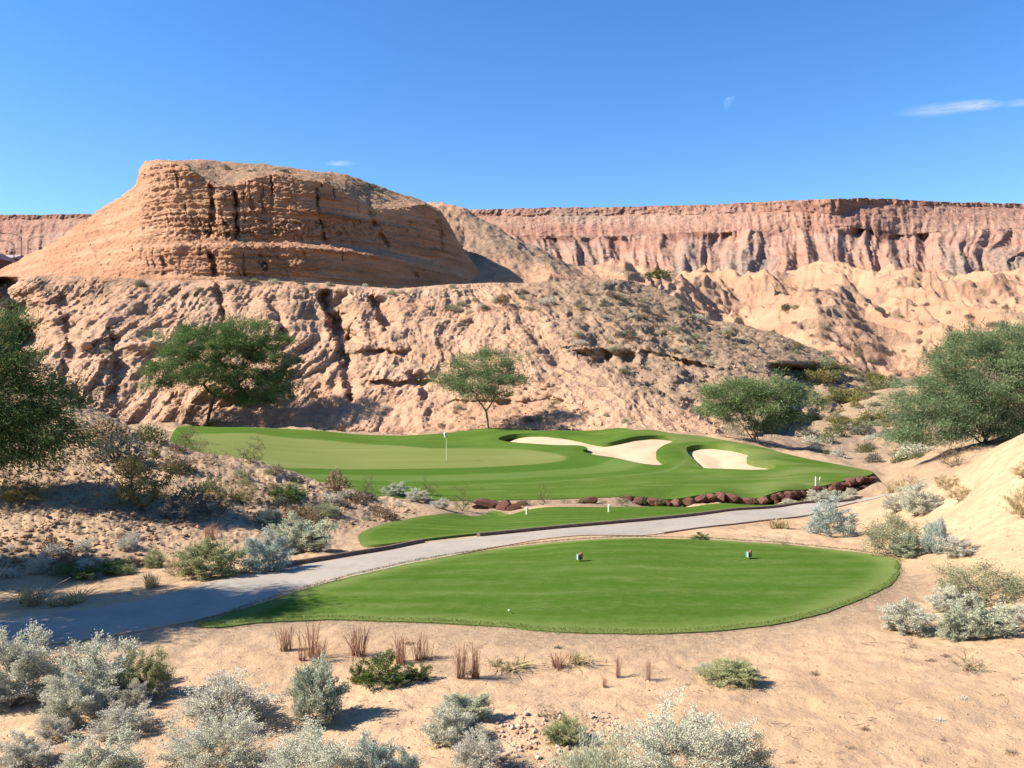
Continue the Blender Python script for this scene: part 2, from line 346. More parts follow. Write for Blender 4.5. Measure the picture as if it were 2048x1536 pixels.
# ---------------------------------------------------------------- ground
GRIDS = {}
def angles(fine, a=0.62):
    t = np.arctan((np.arange(-40, 2089, fine)-1024)/F)
    l = np.linspace(-a-.9, t[0], 130, endpoint=False); r = -l[::-1]
    return np.r_[l, t, r]
def build_ground():
    th = np.r_[np.linspace(-math.pi, -1.52, 60, endpoint=False), angles(2.3)]
    th = np.r_[th, np.linspace(th[-1]+.02, math.pi, 60, endpoint=False)]
    r = [.25]
    while r[-1] < 128:
        q = r[-1]; r.append(q+(0.35 if q < 6 else min(max(.03, q*q/3300), .26)))
    r = np.array(r); R, TH = np.meshgrid(r, th, indexing='ij')
    x = R*np.sin(TH); y = R*np.cos(TH)
    z = ground_z(x, y)
    for p, d in SHEETS: z -= d*sst(.02, .12 if d < 1 else 1.2, sdf(p, x, y, 2.0))
    g = np.zeros_like(z)
    g = np.maximum(g, sst(1.5, 0.2, -sdf(TEE, x, y, 2.5)+.5*fbm(x/.7, y/.7, 0, 3, 3))*.9)
    g = np.maximum(g, sst(40, 55, R)*.75); g = np.maximum(g, 1.3*sst(58, 75, R)*sst(18, 26, x)*sst(52, 42, x))
    g = np.maximum(g, sst(-3, -7, x)*sst(19, 23, y)*.8*(0.4+.6*sst(-.2, .3, fbm(x/3, y/3, 0, 3, 44))))
    g = np.maximum(g, sst(.15, .5, fbm(x/2.5, y/2.5, 0, 4, 61))*.7*sst(8.5,6,x))
    hol = np.exp(-(((x+5.5)/3.5)**2+((y-29)/3.5)**2)); g = np.maximum(g, hol)
    g = np.maximum(g, sst(38.0, 39.5, y)*sst(46, 44, y)*sst(-6, -4, x)*sst(8, 6, x))
    g[(x > 8) & (y > 18) & (R < 48)] *= .25
    me = mesh_np("ground", np.stack([x, y, z], -1).reshape(-1, 3), gridfaces(*x.shape, wrap=True), M_DES, True, {'grv': g})
    tag(link("ground", me), "sandy orange desert ground with pebbles", None, None, 'structure')
build_ground()

def sheet(name, poly, res, off, mat, skirt=.12, holes=(), attrs=None, zf=None, under=None):
    x0, y0 = poly.min(0)-res; x1, y1 = poly.max(0)+res
    xs = np.arange(x0, x1+res, res); ys = np.arange(y0, y1+res, res)
    X, Y = np.meshgrid(xs, ys); X = X.copy(); Y = Y.copy()
    cx = X[:-1, :-1]+res/2; cy = Y[:-1, :-1]+res/2
    keep = sdf(poly, cx, cy) > 0
    for h in holes: keep &= sdf(h, cx, cy, 1.5) <= 0
    idx = np.arange(X.size).reshape(X.shape)
    fa = np.stack([idx[:-1, :-1], idx[:-1, 1:], idx[1:, 1:], idx[1:, :-1]], -1)[keep]
    cnt = np.zeros(X.size, int); np.add.at(cnt, fa.ravel(), 1)
    bd = (cnt > 0) & (cnt < 4); xf = X.ravel(); yf = Y.ravel(); bi = np.nonzero(bd)[0]
    best = np.full(len(bi), 9.0); tx = xf[bi].copy(); ty = yf[bi].copy()
    for p in (poly,)+tuple(holes):
        d, cp = sdf(p, xf[bi], yf[bi], 1.5, True); d = np.where(d <= -1.5, 9, np.abs(d)); m = d < best
        best[m] = d[m]; tx[m] = cp[m, 0]; ty[m] = cp[m, 1]
    xf[bi] = tx; yf[bi] = ty
    used = cnt > 0; mp = np.cumsum(used)-1; fa = mp[fa]; xf = xf[used]; yf = yf[used]
    z = (zf or zg)(xf, yf)+off
    at = attrs(xf, yf) if attrs else {}
    V = np.stack([xf, yf, z], 1)
    if skirt:
        e = np.concatenate([fa[:, [0, 1]], fa[:, [1, 2]], fa[:, [2, 3]], fa[:, [3, 0]]]); key = np.sort(e, 1); k = key[:, 0]*len(V)+key[:, 1]
        _, inv, c = np.unique(k, return_inverse=True, return_counts=True); be = e[c[inv] == 1]
        vs = np.unique(be); nm = {v: len(V)+i for i, v in enumerate(vs)}; m_ = len(vs)
        V1 = V[vs].copy(); V2 = V1.copy(); V2[:, 2] -= skirt
        sf = np.array([[nm[b], nm[a], nm[a]+m_, nm[b]+m_] for a, b in be]); V = np.r_[V, V1, V2]; fa = np.r_[fa, sf]
        for q in at: at[q] = np.r_[at[q], at[q][vs], at[q][vs]]
    me = mesh_np(name, V, fa, mat, True, at or None)
    return link(name, me)
tag(sheet("tee_ground", TEE, .08, .022, M_TEE, .1, attrs=lambda x, y: {'rim': sst(.75, .1, sdf(TEE, x, y)+.15*fbm(x/.5, y/.5, 0, 2, 4))}), "near teeing ground of mown green turf", kind='structure')
tag(sheet("forward_tee_ground", TEE2, .2, .07, M_TEE, .1, attrs=lambda x, y: {'rim': sst(.5, .1, sdf(TEE2, x, y))*.6}), "narrow forward teeing ground beside the cart path", kind='structure')
tag(sheet("path", PATH, .16, .02, M_PATH, .06, attrs=lambda x, y: {'rim': sst(.3, .02, sdf(PATH, x, y)+.1*fbm(x/.4, y/.4, 0, 2, 4))}), "pale concrete cart path", kind='structure')
def bump_b(x, y):       # turf mounding round the bunkers
    z = zg(x, y)
    for p in (BUNK_A, BUNK_B):
        d = -sdf(p, x, y, 4.0); z = z+.15*np.exp(-((d-.8)/1.3)**2)*(d > -1)*sst(4, 2.5, d)
    return z
def g_att(x, y):
    d = -sdf(PUTT, x, y, 14.0); n = .5*fbm(x/2, y/2, 0, 2, 8)
    d2 = d+.0*n
    rt = (x-2)/10
    putt = sst(.25, -.25, d)
    dk = sst(0, .4, d)*sst(3.6, 3.0, d)*.8+sst(6.6, 7.0, d)*sst(8.6, 8.0, d)*.55
    lt = sst(3.2, 3.7, d)*sst(6.6, 6.2, d)*.55+sst(8.6, 8.8, d)*sst(9.2, 9.0, d)*.6
    front = sst(66, 60, y)
    dry = sst(9, 16, x)*sst(-.2, .3, fbm(x/6, y/3, 0, 3, 18)+.12*(y-52)/10)*.9+.5*sst(.2, .4, fbm(x/3, y/1.2, 0, 3, 19))
    for p in (BUNK_A, BUNK_B):
        db = -sdf(p, x, y, 3); dry = np.maximum(dry, .75*sst(0, .2, db)*sst(1.1, .5, db))
    return {'putt': putt, 'dk': dk*(.35+.65*front), 'lt': lt*front, 'dry': np.clip(dry, 0, 1)*(d > 9)}
tag(sheet("golf_green", GREEN, .2, .03, M_GRN, .45, (BUNK_A, BUNK_B), g_att, bump_b), "golf green and its mown surround", kind='structure')
def bunkz(p):
    def f(x, y):
        d = sdf(p, x, y, 2.0)
        left = sst(.6, 0, (x-p[:, 0].min())/(np.ptp(p[:, 0]))*3.0)
        return zg(x, y)-.22-.28*left-.35*sst(0, 3.5, d)+.03*fbm(x/.8, y/.8, 0, 2, 5)
    return f
for nme, p in (("bunker", BUNK_A), ("bunker", BUNK_B)):
    grow = p+0
    c_ = sheet("bunker", grow, .2, 0, M_SAND, 0, zf=bunkz(p))
    tag(c_, "pale sand bunker with two lobes behind the green" if p is BUNK_A else "smaller kidney shaped pale sand bunker right of the green", kind='structure')

# kerbs along the far edge of the path
def ribbon_box(name, line, wd, zb, zt, mat, zf=zg):
    L = np.array(line); T = np.gradient(L, axis=0); T /= np.linalg.norm(T, axis=1)[:, None]; N = np.stack([-T[:, 1], T[:, 0]], 1)
    a = L; b = L+N*wd; za = zf(a[:, 0], a[:, 1]); n = len(L)
    rings = [np.c_[a, za+zb], np.c_[a, za+zt-.02], np.c_[a+N*.02, za+zt], np.c_[b-N*.02, za+zt], np.c_[b, za+zt-.02], np.c_[b, za+zb]]
    V = np.stack(rings, 1); fa = []
    for i in range(n-1):
        for k in range(5): fa.append((i*6+k, i*6+k+1, (i+1)*6+k+1, (i+1)*6+k))
    V = V.reshape(-1, 3); e = (n-1)*6
    fa += [(0, 5, 4, 1), (1, 4, 3, 2), (e, e+1, e+4, e+5), (e+1, e+2, e+3, e+4)]
    me = mesh_np(name, V, np.array(fa)[:, ::-1], mat, False); return link(name, me)
M_KERB = simple("kerb_concrete", (.17, .115, .085), .9, .25, .1, 5)
xpx = FAR[:, 0]/FAR[:, 1]*F+1024
K1 = FAR[(xpx > 534) & (xpx < 852)]; K2 = FAR[(xpx > 955) & (xpx < 1715)]
tag(ribbon_box("kerb", K1, .14, -.1, .12, M_KERB), "short dark kerb on the near bend of the path", kind='structure')
tag(ribbon_box("kerb", K2, .14, -.1, .12, M_KERB), "long dark kerb along the forward tee", kind='structure')
NEAR = (FAR+N_*2.35); npx = NEAR[:, 0]/NEAR[:, 1]*F+1024
tag(ribbon_box("kerb", NEAR[(npx > 1300) & (npx < 1725)][::-1], .1, -.1, .05, M_KERB), "low kerb strip on the near side of the path", kind='structure')
# ---------------------------------------------------------------- lofted hills: rows of (px, py, Y) knots swept into a relief
HILLS = []
def rows_to_grid(px, rows, vs):
    """rows: list of knot lists; vs: number of steps between successive rows"""
    PY = []; YY = []
    for kn in rows:
        k = np.array(kn, float); PY.append(np.interp(px, k[:, 0], k[:, 1])); YY.append(np.interp(px, k[:, 0], k[:, 2]))
    py = []; yy = []; vv = []
    for i in range(len(rows)-1):
        for t in np.arange(vs[i])/vs[i]:
            py.append(PY[i]*(1-t)+PY[i+1]*t); yy.append(YY[i]*(1-t)+YY[i+1]*t); vv.append(i+t)
    py.append(PY[-1]); yy.append(YY[-1]); vv.append(len(rows)-1)
    return np.array(py), np.array(yy), np.array(vv)[:, None]*np.ones((1, len(px)))
def normals(P):
    a = np.gradient(P, axis=1); b = np.gradient(P, axis=0); n = np.cross(a, b)
    n /= np.linalg.norm(n, axis=-1)[..., None]+1e-9
    return n
def smooth_rows(A, k):
    for _ in range(k):
        A[1:-1] = (A[:-2]+2*A[1:-1]+A[2:])/4
    return A
def finish(name, P, mat, attrs, label):
    me = mesh_np(name, P.reshape(-1, 3), gridfaces(P.shape[0], P.shape[1])[:, ::-1] if normals(P[::20, ::20])[..., 1].mean() > 0 else gridfaces(P.shape[0], P.shape[1]), mat, True, attrs)
    o = link(name, me); tag(o, label, kind='structure'); HILLS.append(P); return o
def cols(fine, lo=-40, hi=2089, outl=-1500, outr=3500, no=70):
    return np.r_[np.linspace(outl, lo, no, endpoint=False), np.arange(lo, hi, fine), np.linspace(hi, outr, no)]
def seg_dist(px, py, line):
    """signed horizontal offset from a (px,py) polyline running downward, nan outside its span"""
    L = np.array(line, float); o = np.argsort(L[:, 1]); L = L[o]
    lx = np.interp(py, L[:, 1], L[:, 0]); ends = sst(L[0, 1]-12, L[0, 1]+6, py)*sst(L[-1, 1]+12, L[-1, 1]-6, py)
    return px-lx, ends
def gully(PX, PY, line, wl, wr, depth):
    d, e = seg_dist(PX, PY, line); return depth*e*sst(-wl, 0, d)*(1-sst(0, wr, d))
def nrm_out(P):
    n = normals(P); s = np.where(n[..., 1:2] > 0, -1, 1); return n*s

# ---- middle ridge with its bench
def build_ridge():
    px = cols(1.9)
    toe = [(-1500,860,96),(-200,880,92),(0,868,92),(200,856,93),(360,851,95),(500,855,95),(640,861,93),(760,870,91),(860,868,88),(975,855,86),(1100,860,82),(1250,856,78),(1350,869,75),(1450,880,73),(1560,893,76),(1620,882,84),(1700,868,92),(1800,845,104),(2000,830,112),(3500,830,130)]
    und = [(a, b+40, c-1) for a, b, c in toe]
    KD = 1.13
    crest = [(-1500,560,112),(-200,556,110),(0,553,108),(100,552,107),(240,556,106),(300,561,106),(500,560,107),(650,567,109),(700,572,109),(800,578,110),(900,569,112),(1000,566,113),(1100,565,116),(1180,560,118),(1240,559,120),(1300,572,122),(1360,600,122),(1420,640,122),(1500,652,123),(1560,668,124),(1640,702,126),(1700,735,128),(1780,768,132),(1850,800,136),(2000,830,140),(3500,840,150)]
    crest = [(a, b, c*(KD if a < 1300 else max(1.0, KD-(a-1300)/4000))) for a, b, c in crest]
    def mid(t, bulge, ty):
        out = []
        for x in sorted(set([k[0] for k in toe+crest])):
            a = np.interp(x, [k[0] for k in toe], [k[1] for k in toe]); A = np.interp(x, [k[0] for k in toe], [k[2] for k in toe])
            b = np.interp(x, [k[0] for k in crest], [k[1] for k in crest]); B = np.interp(x, [k[0] for k in crest], [k[2] for k in crest])
            out.append((x, a+(b-a)*t, A+(B-A)*(ty)))
        return out
    back1 = [(a, b+0.5 if a < 1300 else b+14, c+8) for a, b, c in crest]
    back2 = [(a, (768-(768-b)*c/(c+44)*(1.13 if a < 1200 else .75)), c+44) for a, b, c in crest]
    rows = [und, toe, mid(.35, 0, .27), mid(.72, 0, .62), crest, back1, back2]
    PY, YY, VV = rows_to_grid(px, rows, [8, 85, 85, 80, 40, 30])
    PX = np.ones_like(PY)*px
    YY = smooth_rows(YY.copy(), 10)
    u = (PX-1024)/F
    env = sst(.85, 1.12, VV)*sst(4.15, 3.75, VV)                       # acts on the face only
    envb = sst(0.9, 1.3, VV)*sst(4.6, 4.0, VV)
    X0 = u*YY; Z0 = (768-PY)/F*YY
    # erosion ribs and rills that lean down-slope
    s = X0+(-.35+1.35*sst(650, 1150, PX))*(Z0-5)+2.5*fbm(X0/9, Z0/9, 0, 2, 39)
    wv = fbm(X0/16, Z0/16, 0, 3, 41)
    rib = fbm(s/14+wv*1.5, Z0/26, 0, 2, 42, True)
    rill = fbm(s/2.4+wv*3+fbm(X0/3, Z0/3, 0, 2, 48)*.5, Z0/17, 0, 3, 43, True)
    smo = 1-.55*sst(1050, 1500, PX)
    dY = env*(-(rib-.45)*3.0*smo-(rill-.45)*.8*smo)
    dY += env*(-3.6*fbm(X0/13+3, Z0/10, 0, 4, 45))
    rl2 = fbm(s/.95+wv*5+rill*.6, Z0/5, 0, 3, 49, True); dY += env*(-(rl2-.45)*.45*smo)
    # carved gullies: (line, left wall px, right fade px, metres)
    for line, wl, wr, dp in [
        ([(-12,560),(8,600),(22,640),(34,690)], 12, 88, 9), ([(215,660),(228,720),(222,790)], 10, 36, 1.6), ([(120,600),(140,680),(120,760)], 10, 40, 1.5),
        ([(646,588),(652,620),(668,655),(680,685)], 14, 62, 7.5), ([(676,690),(690,735),(700,800)], 9, 30, 2.2), ([(738,596),(760,625),(772,655)], 8, 50, 4.2), ([(820,745),(850,775),(850,800)], 14, 70, 2.2),
        ([(536,600),(560,650),(566,700)], 8, 26, 1.8), ([(430,560),(440,600),(450,640)], 8, 20, 1.8), ([(1120,590),(1180,660),(1230,730)], 16, 60, 2.2),
        ([(1010,600),(1060,660),(1120,730)], 14, 50, 1.6), ([(1296,664),(1326,700),(1372,738),(1400,770)], 12, 60, 3.5), ([(1545,735),(1580,770),(1568,810),(1530,850),(1515,880)], 12, 190, 13), ([(1150,705),(1230,740),(1290,768),(1400,822),(1490,882)], 22, 170, 4.5), ([(1352,572),(1376,600),(1400,625)], 8, 30, 4),
        ([(905,700),(915,730),(925,760)], 8, 40, 1.5), ([(1220,575),(1290,640),(1350,700)], 16, 50, 1.6), ([(1440,660),(1500,700),(1560,735)], 12, 40, 1.4)]:
        dY += envb*gully(PX+15*fbm(PX/30, PY/24, 0, 4, 47), PY, line, wl, wr, dp)*(.75+.6*pn(PX/38, PY/26, 0, 38))
    # overhanging layer above the cave by the third tree
    e0 = sst(1500, 1430, PX)
    d, e = seg_dist(PY+8*fbm(PX/22, 0*PX, 0, 2, 50), PX, [(690,1300),(712,1370),(738,1450),(745,1540),(770,1600)][:0] or [(700,1290),(722,1370),(740,1450),(748,1540),(775,1600)])
    dY += e*e0*env*(sst(-3, 3, d)*(1-sst(10, 75, d))*1.3-.9*sst(-50, -6, d)*(1-sst(-6, 0, d)))
    # horizontal ledges
    for y0, x0, x1, dp in ((762, 720, 880, 1.6), (700, 700, 830, 1.2), (800, 880, 1150, .6)):
        m = sst(x0, x0+30, PX)*sst(x1, x1-30, PX); q = PY+6*fbm(PX/30, PX*0, 0, 2, 52)-y0
        dY += env*m*dp*sst(-2, 2, q)*(1-sst(4, 16, q))
    YY2 = YY+dY
    P = np.stack([u*YY2, YY2, (768-PY)/F*YY2], -1)
    # the whole face follows the same line of sight, so pull heights back towards the smooth slope where only depth was carved
    n = nrm_out(P)
    q = P
    n3 = fbm(q[..., 0]/3.2, q[..., 1]/3.2, q[..., 2]/2.0, 4, 55)
    n4 = fbm(q[..., 0]/.9, q[..., 1]/.9, q[..., 2]/.6, 3, 57)
    stt = fbm(q[..., 0]/25, q[..., 1]/25, q[..., 2]/1.1+fbm(X0/20, Z0/20, 0, 2, 58), 3, 59)
    amp = (.35+.65*env)
    n5 = fbm(q[..., 0]/1.5, q[..., 1]/1.5, q[..., 2]/1.1, 3, 66, True)-.45
    P = P+n*(amp*(.6*n3+.22*n4-.25*n5)+env*.35*stt)[..., None]
    g = sst(900, 1150, PX-(PY-560)*1.0+60*fbm(PX/90, PY/60, 0, 3, 60))*.95
    g = np.maximum(g, sst(-.02, .28, fbm(PX/60, PY/25, 0, 4, 62))*.75*sst(3.2, 3.8, VV))
    g = np.maximum(g, sst(.15, .4, fbm(PX/45, PY/30, 0, 4, 63))*.6)
    g *= 1-.85*sst(790, 840, PY)*sst(1500, 1400, PX)*sst(900, 1100, PX)
    g = np.maximum(g, sst(1560, 1640, PX)*.9)
    dk = .45*sst(.1, .5, stt)*env*sst(1500, 800, PX)
    finish("hill", P, M_ROCK, {'grv': g, 'drk': dk*.4}, "eroded orange middle ridge behind the green")
    return P
RIDGE = build_ridge()

# ---- the butte
def build_butte():
    KD = 1.13; px = np.r_[np.arange(-140, 1060, 1.35)]
    def K(pairs): return pairs
    crest = K([(-140,640,152),(-60,575,150),(0,540,148),(50,513,145),(100,490,142),(200,420,136),(250,388,133),(271,373,132),(279,338,131),(290,325,130),(320,320,129),(350,320,128),(400,319,129),(450,323,130),(480,326,130),(560,332,132),(600,338,133),(640,343,134),(690,347,137),(740,367,140),(800,388,143),(850,404,147),(880,420,150),(900,452,152),(920,490,154),(950,530,157),(985,575,160),(1060,640,165)])
    cx = [k[0] for k in crest]; cp = [k[1] for k in crest]
    rim = [(-140,642,151),(0,542,147),(100,492,140.5),(200,422,133.5),(271,376,127),(283,338,123),(300,330,121),(340,326,119),(370,332,118.3),(400,356,118),(430,371,118),(470,371,118.5),(510,356,119),(550,349,119.6),(600,359,121),(650,366,123),(700,394,126),(740,416,129),(790,417,132),(850,408,136.5),(885,431,140),(905,468,142.5),(930,505,145),(960,545,148),(985,580,151),(1060,645,160)]
    lin = [(-140,650,147),(0,548,143),(100,520,132),(200,502,123.5),(280,488,118),(350,482,114.8),(450,482,114),(600,485,117.5),(700,492,122.5),(780,502,127.5),(850,520,132.5),(900,533,137),(930,548,141),(985,585,149),(1060,650,158)]
    lot = [(-140,652,146),(0,549,142),(100,524,130.5),(200,507,121.5),(280,493,115.5),(350,487,112),(450,487,111),(600,491,114.5),(700,499,119.5),(780,510,125),(850,527,131),(900,539,136),(930,552,140.3),(985,587,148.5),(1060,652,158)]
    base = [(-140,656,144),(-60,590,141),(0,556,138),(100,553,126.5),(200,552,118),(280,553,113),(350,555,110.6),(450,558,109.8),(600,563,113.5),(700,568,118.5),(800,572,125.5),(850,570,130),(900,569,135),(930,569,139.5),(985,590,148),(1060,655,157)]
    under = [(a, b+30, c-2) for a, b, c in base]
    bk = [(a, 768-(768-b)*c/(c+14)*.97, c+14) for a, b, c in crest]
    bk2 = [(a, 640, c+55) for a, b, c in crest]
    lot = [(a, b+(3 if 250 < a < 900 else 0), c-(1.6 if 250 < a < 900 else 0)) for a, b, c in lot]; base = [(a, b, c-(1.6 if 250 < a < 900 else 0)) for a, b, c in base]
    rows = [[(a, b, c*KD) for a, b, c in r] for r in (under, base, lot, lin, rim, crest, bk, bk2)]
    PY, YY, VV = rows_to_grid(px, rows, [8, 80, 16, 150, 60, 14, 10])
    PX = np.ones_like(PY)*px; u = (PX-1024)/F
    YY = smooth_rows(YY.copy(), 3)
    X0 = u*YY; Z0 = (768-PY)/F*YY; s = X0+YY*.6
    face = sst(1.0, 1.15, VV)*sst(4.25, 3.95, VV)*sst(130, 420, PX)*sst(960, 900, PX)
    up = face*sst(2.95, 3.1, VV); low = face*sst(2.1, 1.95, VV); flank = sst(430, 180, PX)*sst(.9, 1.1, VV)*sst(5.2, 4.9, VV)
    wv = fbm(s/10, Z0/9, 0, 3, 71)
    big = fbm(s/9+wv*.5, Z0/70, 0, 2, 72)                    # buttresses
    n1 = pn(s/4.2+wv*.9, Z0/40, 0, 73); crack = np.exp(-(n1/.05)**2)*sst(.15, .4, pn(s/9, Z0/6, 0, 74))
    n2 = pn(s/1.6+wv*1.5, Z0/14, 0, 75); crk2 = np.exp(-(n2/.08)**2)*sst(.1, .4, pn(s/6, Z0/4, 0, 76))
    led = fbm(s/30, X0*0, Z0/1.5+wv*.6, 3, 77)
    sm = 1-.5*sst(620, 760, PX)
    cm = sst(760, 600, PX); dY = face*(-2.2*big)+up*(1.5*crack+.6*crk2)*cm+low*(1.3*crack+.6*crk2)*cm
    # named cracks of the front wall
    for line, wl, wr, dp, mk in [([(420,372),(424,400),(418,470)], 5, 12, 4.5, 1), ([(468,380),(474,430),(472,478)], 5, 10, 4.5, 1), ([(632,375),(636,430),(650,482)], 3, 6, 3.0, 1), ([(738,420),(752,460),(778,500)], 3, 14, 3.5, 1),
                                ([(872,425),(880,470),(884,500)], 3, 8, 2.5, 1), ([(320,505),(330,540),(326,552)], 5, 12, 3, 1), ([(418,505),(424,530),(425,556)], 4, 13, 4.5, 1), ([(520,505),(528,540)], 4, 10, 3, 1), ([(812,520),(826,545),(840,570)], 3, 10, 2.5, 1)]:
        dY += gully(PX+5*fbm(PX/14, PY/14, 0, 2, 79), PY, line, wl, wr, dp*.55)*face*(.55+.8*pn(PX/30, PY/13, 0, 90))
    led2 = fbm(s/22, X0*0, Z0/.55+wv*.8, 2, 92); dY += -face*.45*led2; dY += face*sm*(-1.25*led)*sst(-.3, .2, fbm(PX/60, PY/40, 0, 2, 85)+.15)
    dY += up*sst(300, 420, PX)*sm*sst(436, 446, PY+5*wv)*sst(476, 470, PY)*(.5-.9*fbm(s/1.1, Z0/1.0, 0, 2, 81, True))      # knobbly band
    top = sst(3.95, 4.1, VV)*sst(5.3, 5.0, VV)
    flr = fbm((X0*.8+Z0)/3.4+wv, (X0*.8-Z0)/14, 0, 3, 82, True)-.4
    dY += flank*(-.8*flr-.6*fbm(X0/8, Z0/3, 0, 3, 83))
    YY2 = YY+dY
    # rim unevenness
    P = np.stack([u*YY2, YY2, (768-PY)/F*YY2], -1)
    n = nrm_out(P); q = P
    n3 = fbm(q[..., 0]/2.6, q[..., 1]/2.6, q[..., 2]/2.0, 4, 84); n4 = fbm(q[..., 0]/.8, q[..., 1]/.8, q[..., 2]/.5, 3, 86)
    n5 = fbm(q[..., 0]/1.1, q[..., 1]/1.1, q[..., 2]/.8, 3, 91, True)-.45
    P = P+n*((.5*n3+.28*n4-.35*n5)*(.3+.7*np.maximum(face*(.45+.55*sst(720, 500, PX)), flank*.35)))[..., None]
    P[..., 2] += top*.5*fbm(X0/3, YY/3, 0, 3, 87)
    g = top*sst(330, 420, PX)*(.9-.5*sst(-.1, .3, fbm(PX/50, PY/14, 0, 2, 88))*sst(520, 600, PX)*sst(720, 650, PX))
    dk = face*(.15*sst(350, 480, PX)*sst(3.95, 3.8, VV)*(1-sst(2.0, 2.1, VV)*sst(3.1, 3.0, VV))+.4*sst(.0, .4, led)+.35*sst(.1, .4, led2))  # redder rock and strata; broad cliff tint also puts the wall's shade into colour
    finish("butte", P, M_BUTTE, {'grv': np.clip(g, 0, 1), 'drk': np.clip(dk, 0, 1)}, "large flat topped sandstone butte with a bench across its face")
    return P
BUTTE = build_butte()

# ---- badlands behind (height function on a radial grid)
DP = [(-1500,560,200),(-400,556,200),(-100,545,200),(60,537,200),(150,560,200),(-1500,560,420),(-300,565,420),(100,562,420),(500,600,200),(500,565,350),
      (862,404,192),(900,410,188),(935,420,185),(965,440,182),(1000,458,180),(1080,498,175),(1160,540,168),(900,450,172),(930,490,165),(1000,522,152),(950,562,140),(1100,556,142),(1050,540,150),(860,440,170),(800,420,200),(900,470,215),(1000,520,220),(1100,560,220),
      (1240,565,150),(1320,565,200),(1200,560,240),
      (1200,562,320),(1370,555,320),(1440,548,316),(1500,541,315),(1560,541,318),(1620,545,320),(1680,548,320),(1740,556,320),(1820,551,320),(1870,560,310),(1930,566,300),(2048,558,300),(2300,552,300),(3500,550,300),
      (1200,600,390),(1500,596,390),(1800,596,390),(2048,596,390),(2500,590,390),(3500,590,390),
      (1380,600,255),(1420,632,250),(1500,640,262),(1460,595,285),(1600,605,275),(1740,600,280),(1900,610,270),
      (1540,635,225),(1570,610,232),(1610,600,236),(1660,590,225),(1700,612,222),(1740,640,220),(1500,660,215),(1640,690,190),(1560,680,200),(1720,700,185),(1780,690,200),
      (1850,655,215),(1800,610,260),(1920,640,240),(2000,625,245),(2048,612,250),(1950,700,190),(2300,620,240),(2300,700,170),(3500,620,240),(3500,720,170),
      (1600,715,172),(1680,738,150),(1780,742,150),(1880,738,150),(2048,735,140),(2400,735,140),(3500,740,130),(1720,765,128),(1850,770,125),(2048,770,120),(1400,800,130),(1200,800,130),(1000,800,130),(700,760,130),(300,740,130),(0,720,130),(-600,720,130),(-1500,720,130)]
DP = [(a, b, c*1.16) if (a < 1260 and 138 <= c <= 240 and a >= 780) else (a, b, c) for a, b, c in DP]
zd = Surf([P3(*c) for c in DP], .02)
def build_badlands():
    px = cols(2.4, outl=-1400, outr=3300)
    Y = np.r_[np.arange(122, 200, .42), np.arange(200, 400, .75), np.arange(400, 470, 4)]
    YY, PX = np.meshgrid(Y, px, indexing='ij'); u = (PX-1024)/F; X = u*YY
    z = zd(X, YY)
    m = sst(128, 175, YY)*sst(1120, 1260, PX)
    wx = X+9*fbm(X/30, YY/30, 0, 2, 101); wy = YY+9*fbm(X/30, YY/30, 0, 2, 102)
    r = fbm(wx/34, wy/60, 0, 5, 103, True, .48)-.42
    near = sst(250, 200, YY)
    z = z+m*(r*(13.0+2.0*sst(260, 300, YY))-2.6)
    rl = fbm(wx/7, wy/26, 0, 3, 104, True)-.45
    z = z+m*rl*1.5
    ms = sst(140, 150, YY)*sst(840, 880, PX)*sst(1260, 1120, PX)      # sand-coloured hill right of the butte
    z = z+ms*(1.0*(fbm(X/6, YY/18, 0, 4, 107, True)-.45)+.5*fbm(X/3, YY/3, 0, 3, 108))
    z = z+.2*fbm(X/2.2, YY/2.2, 0, 3, 105)
    z = z+m*.7*(fbm(wx/3.4, YY/5, 0, 3, 108, True)-.45)
    # mesa-like stepping
    t = z+1.5*fbm(X/15, YY/15, 0, 2, 106); st = (t/3.2-np.floor(t/3.2)); z = z+m*.9*(sst(.3, .7, st)-st)
    P = np.stack([X, YY, z], -1); n = nrm_out(P)
    P = P+n*(.4*fbm(X/1.7, YY/1.7, z/1.3, 3, 109)*np.maximum(m, ms))[..., None]
    g = sst(.06, .32, fbm(X/14+z/6, YY/22, 0, 4, 111))*.75*(PX > 1200)
    g = np.maximum(g, sst(165, 140, YY)*.9*sst(1250,1400,PX)); g = np.maximum(g, sst(905, 960, PX-(YY-150)*0)*sst(1200, 1120, PX)*sst(172, 181, YY+8*fbm(X/8, YY/8, 0, 2, 112))*.9)
    dk = sst(-.12, -.34, r)*.35*m
    finish("badland_hills", P, M_BAD, {'grv': g, 'drk': dk}, "pale orange badland hills below the mesa")
build_badlands()

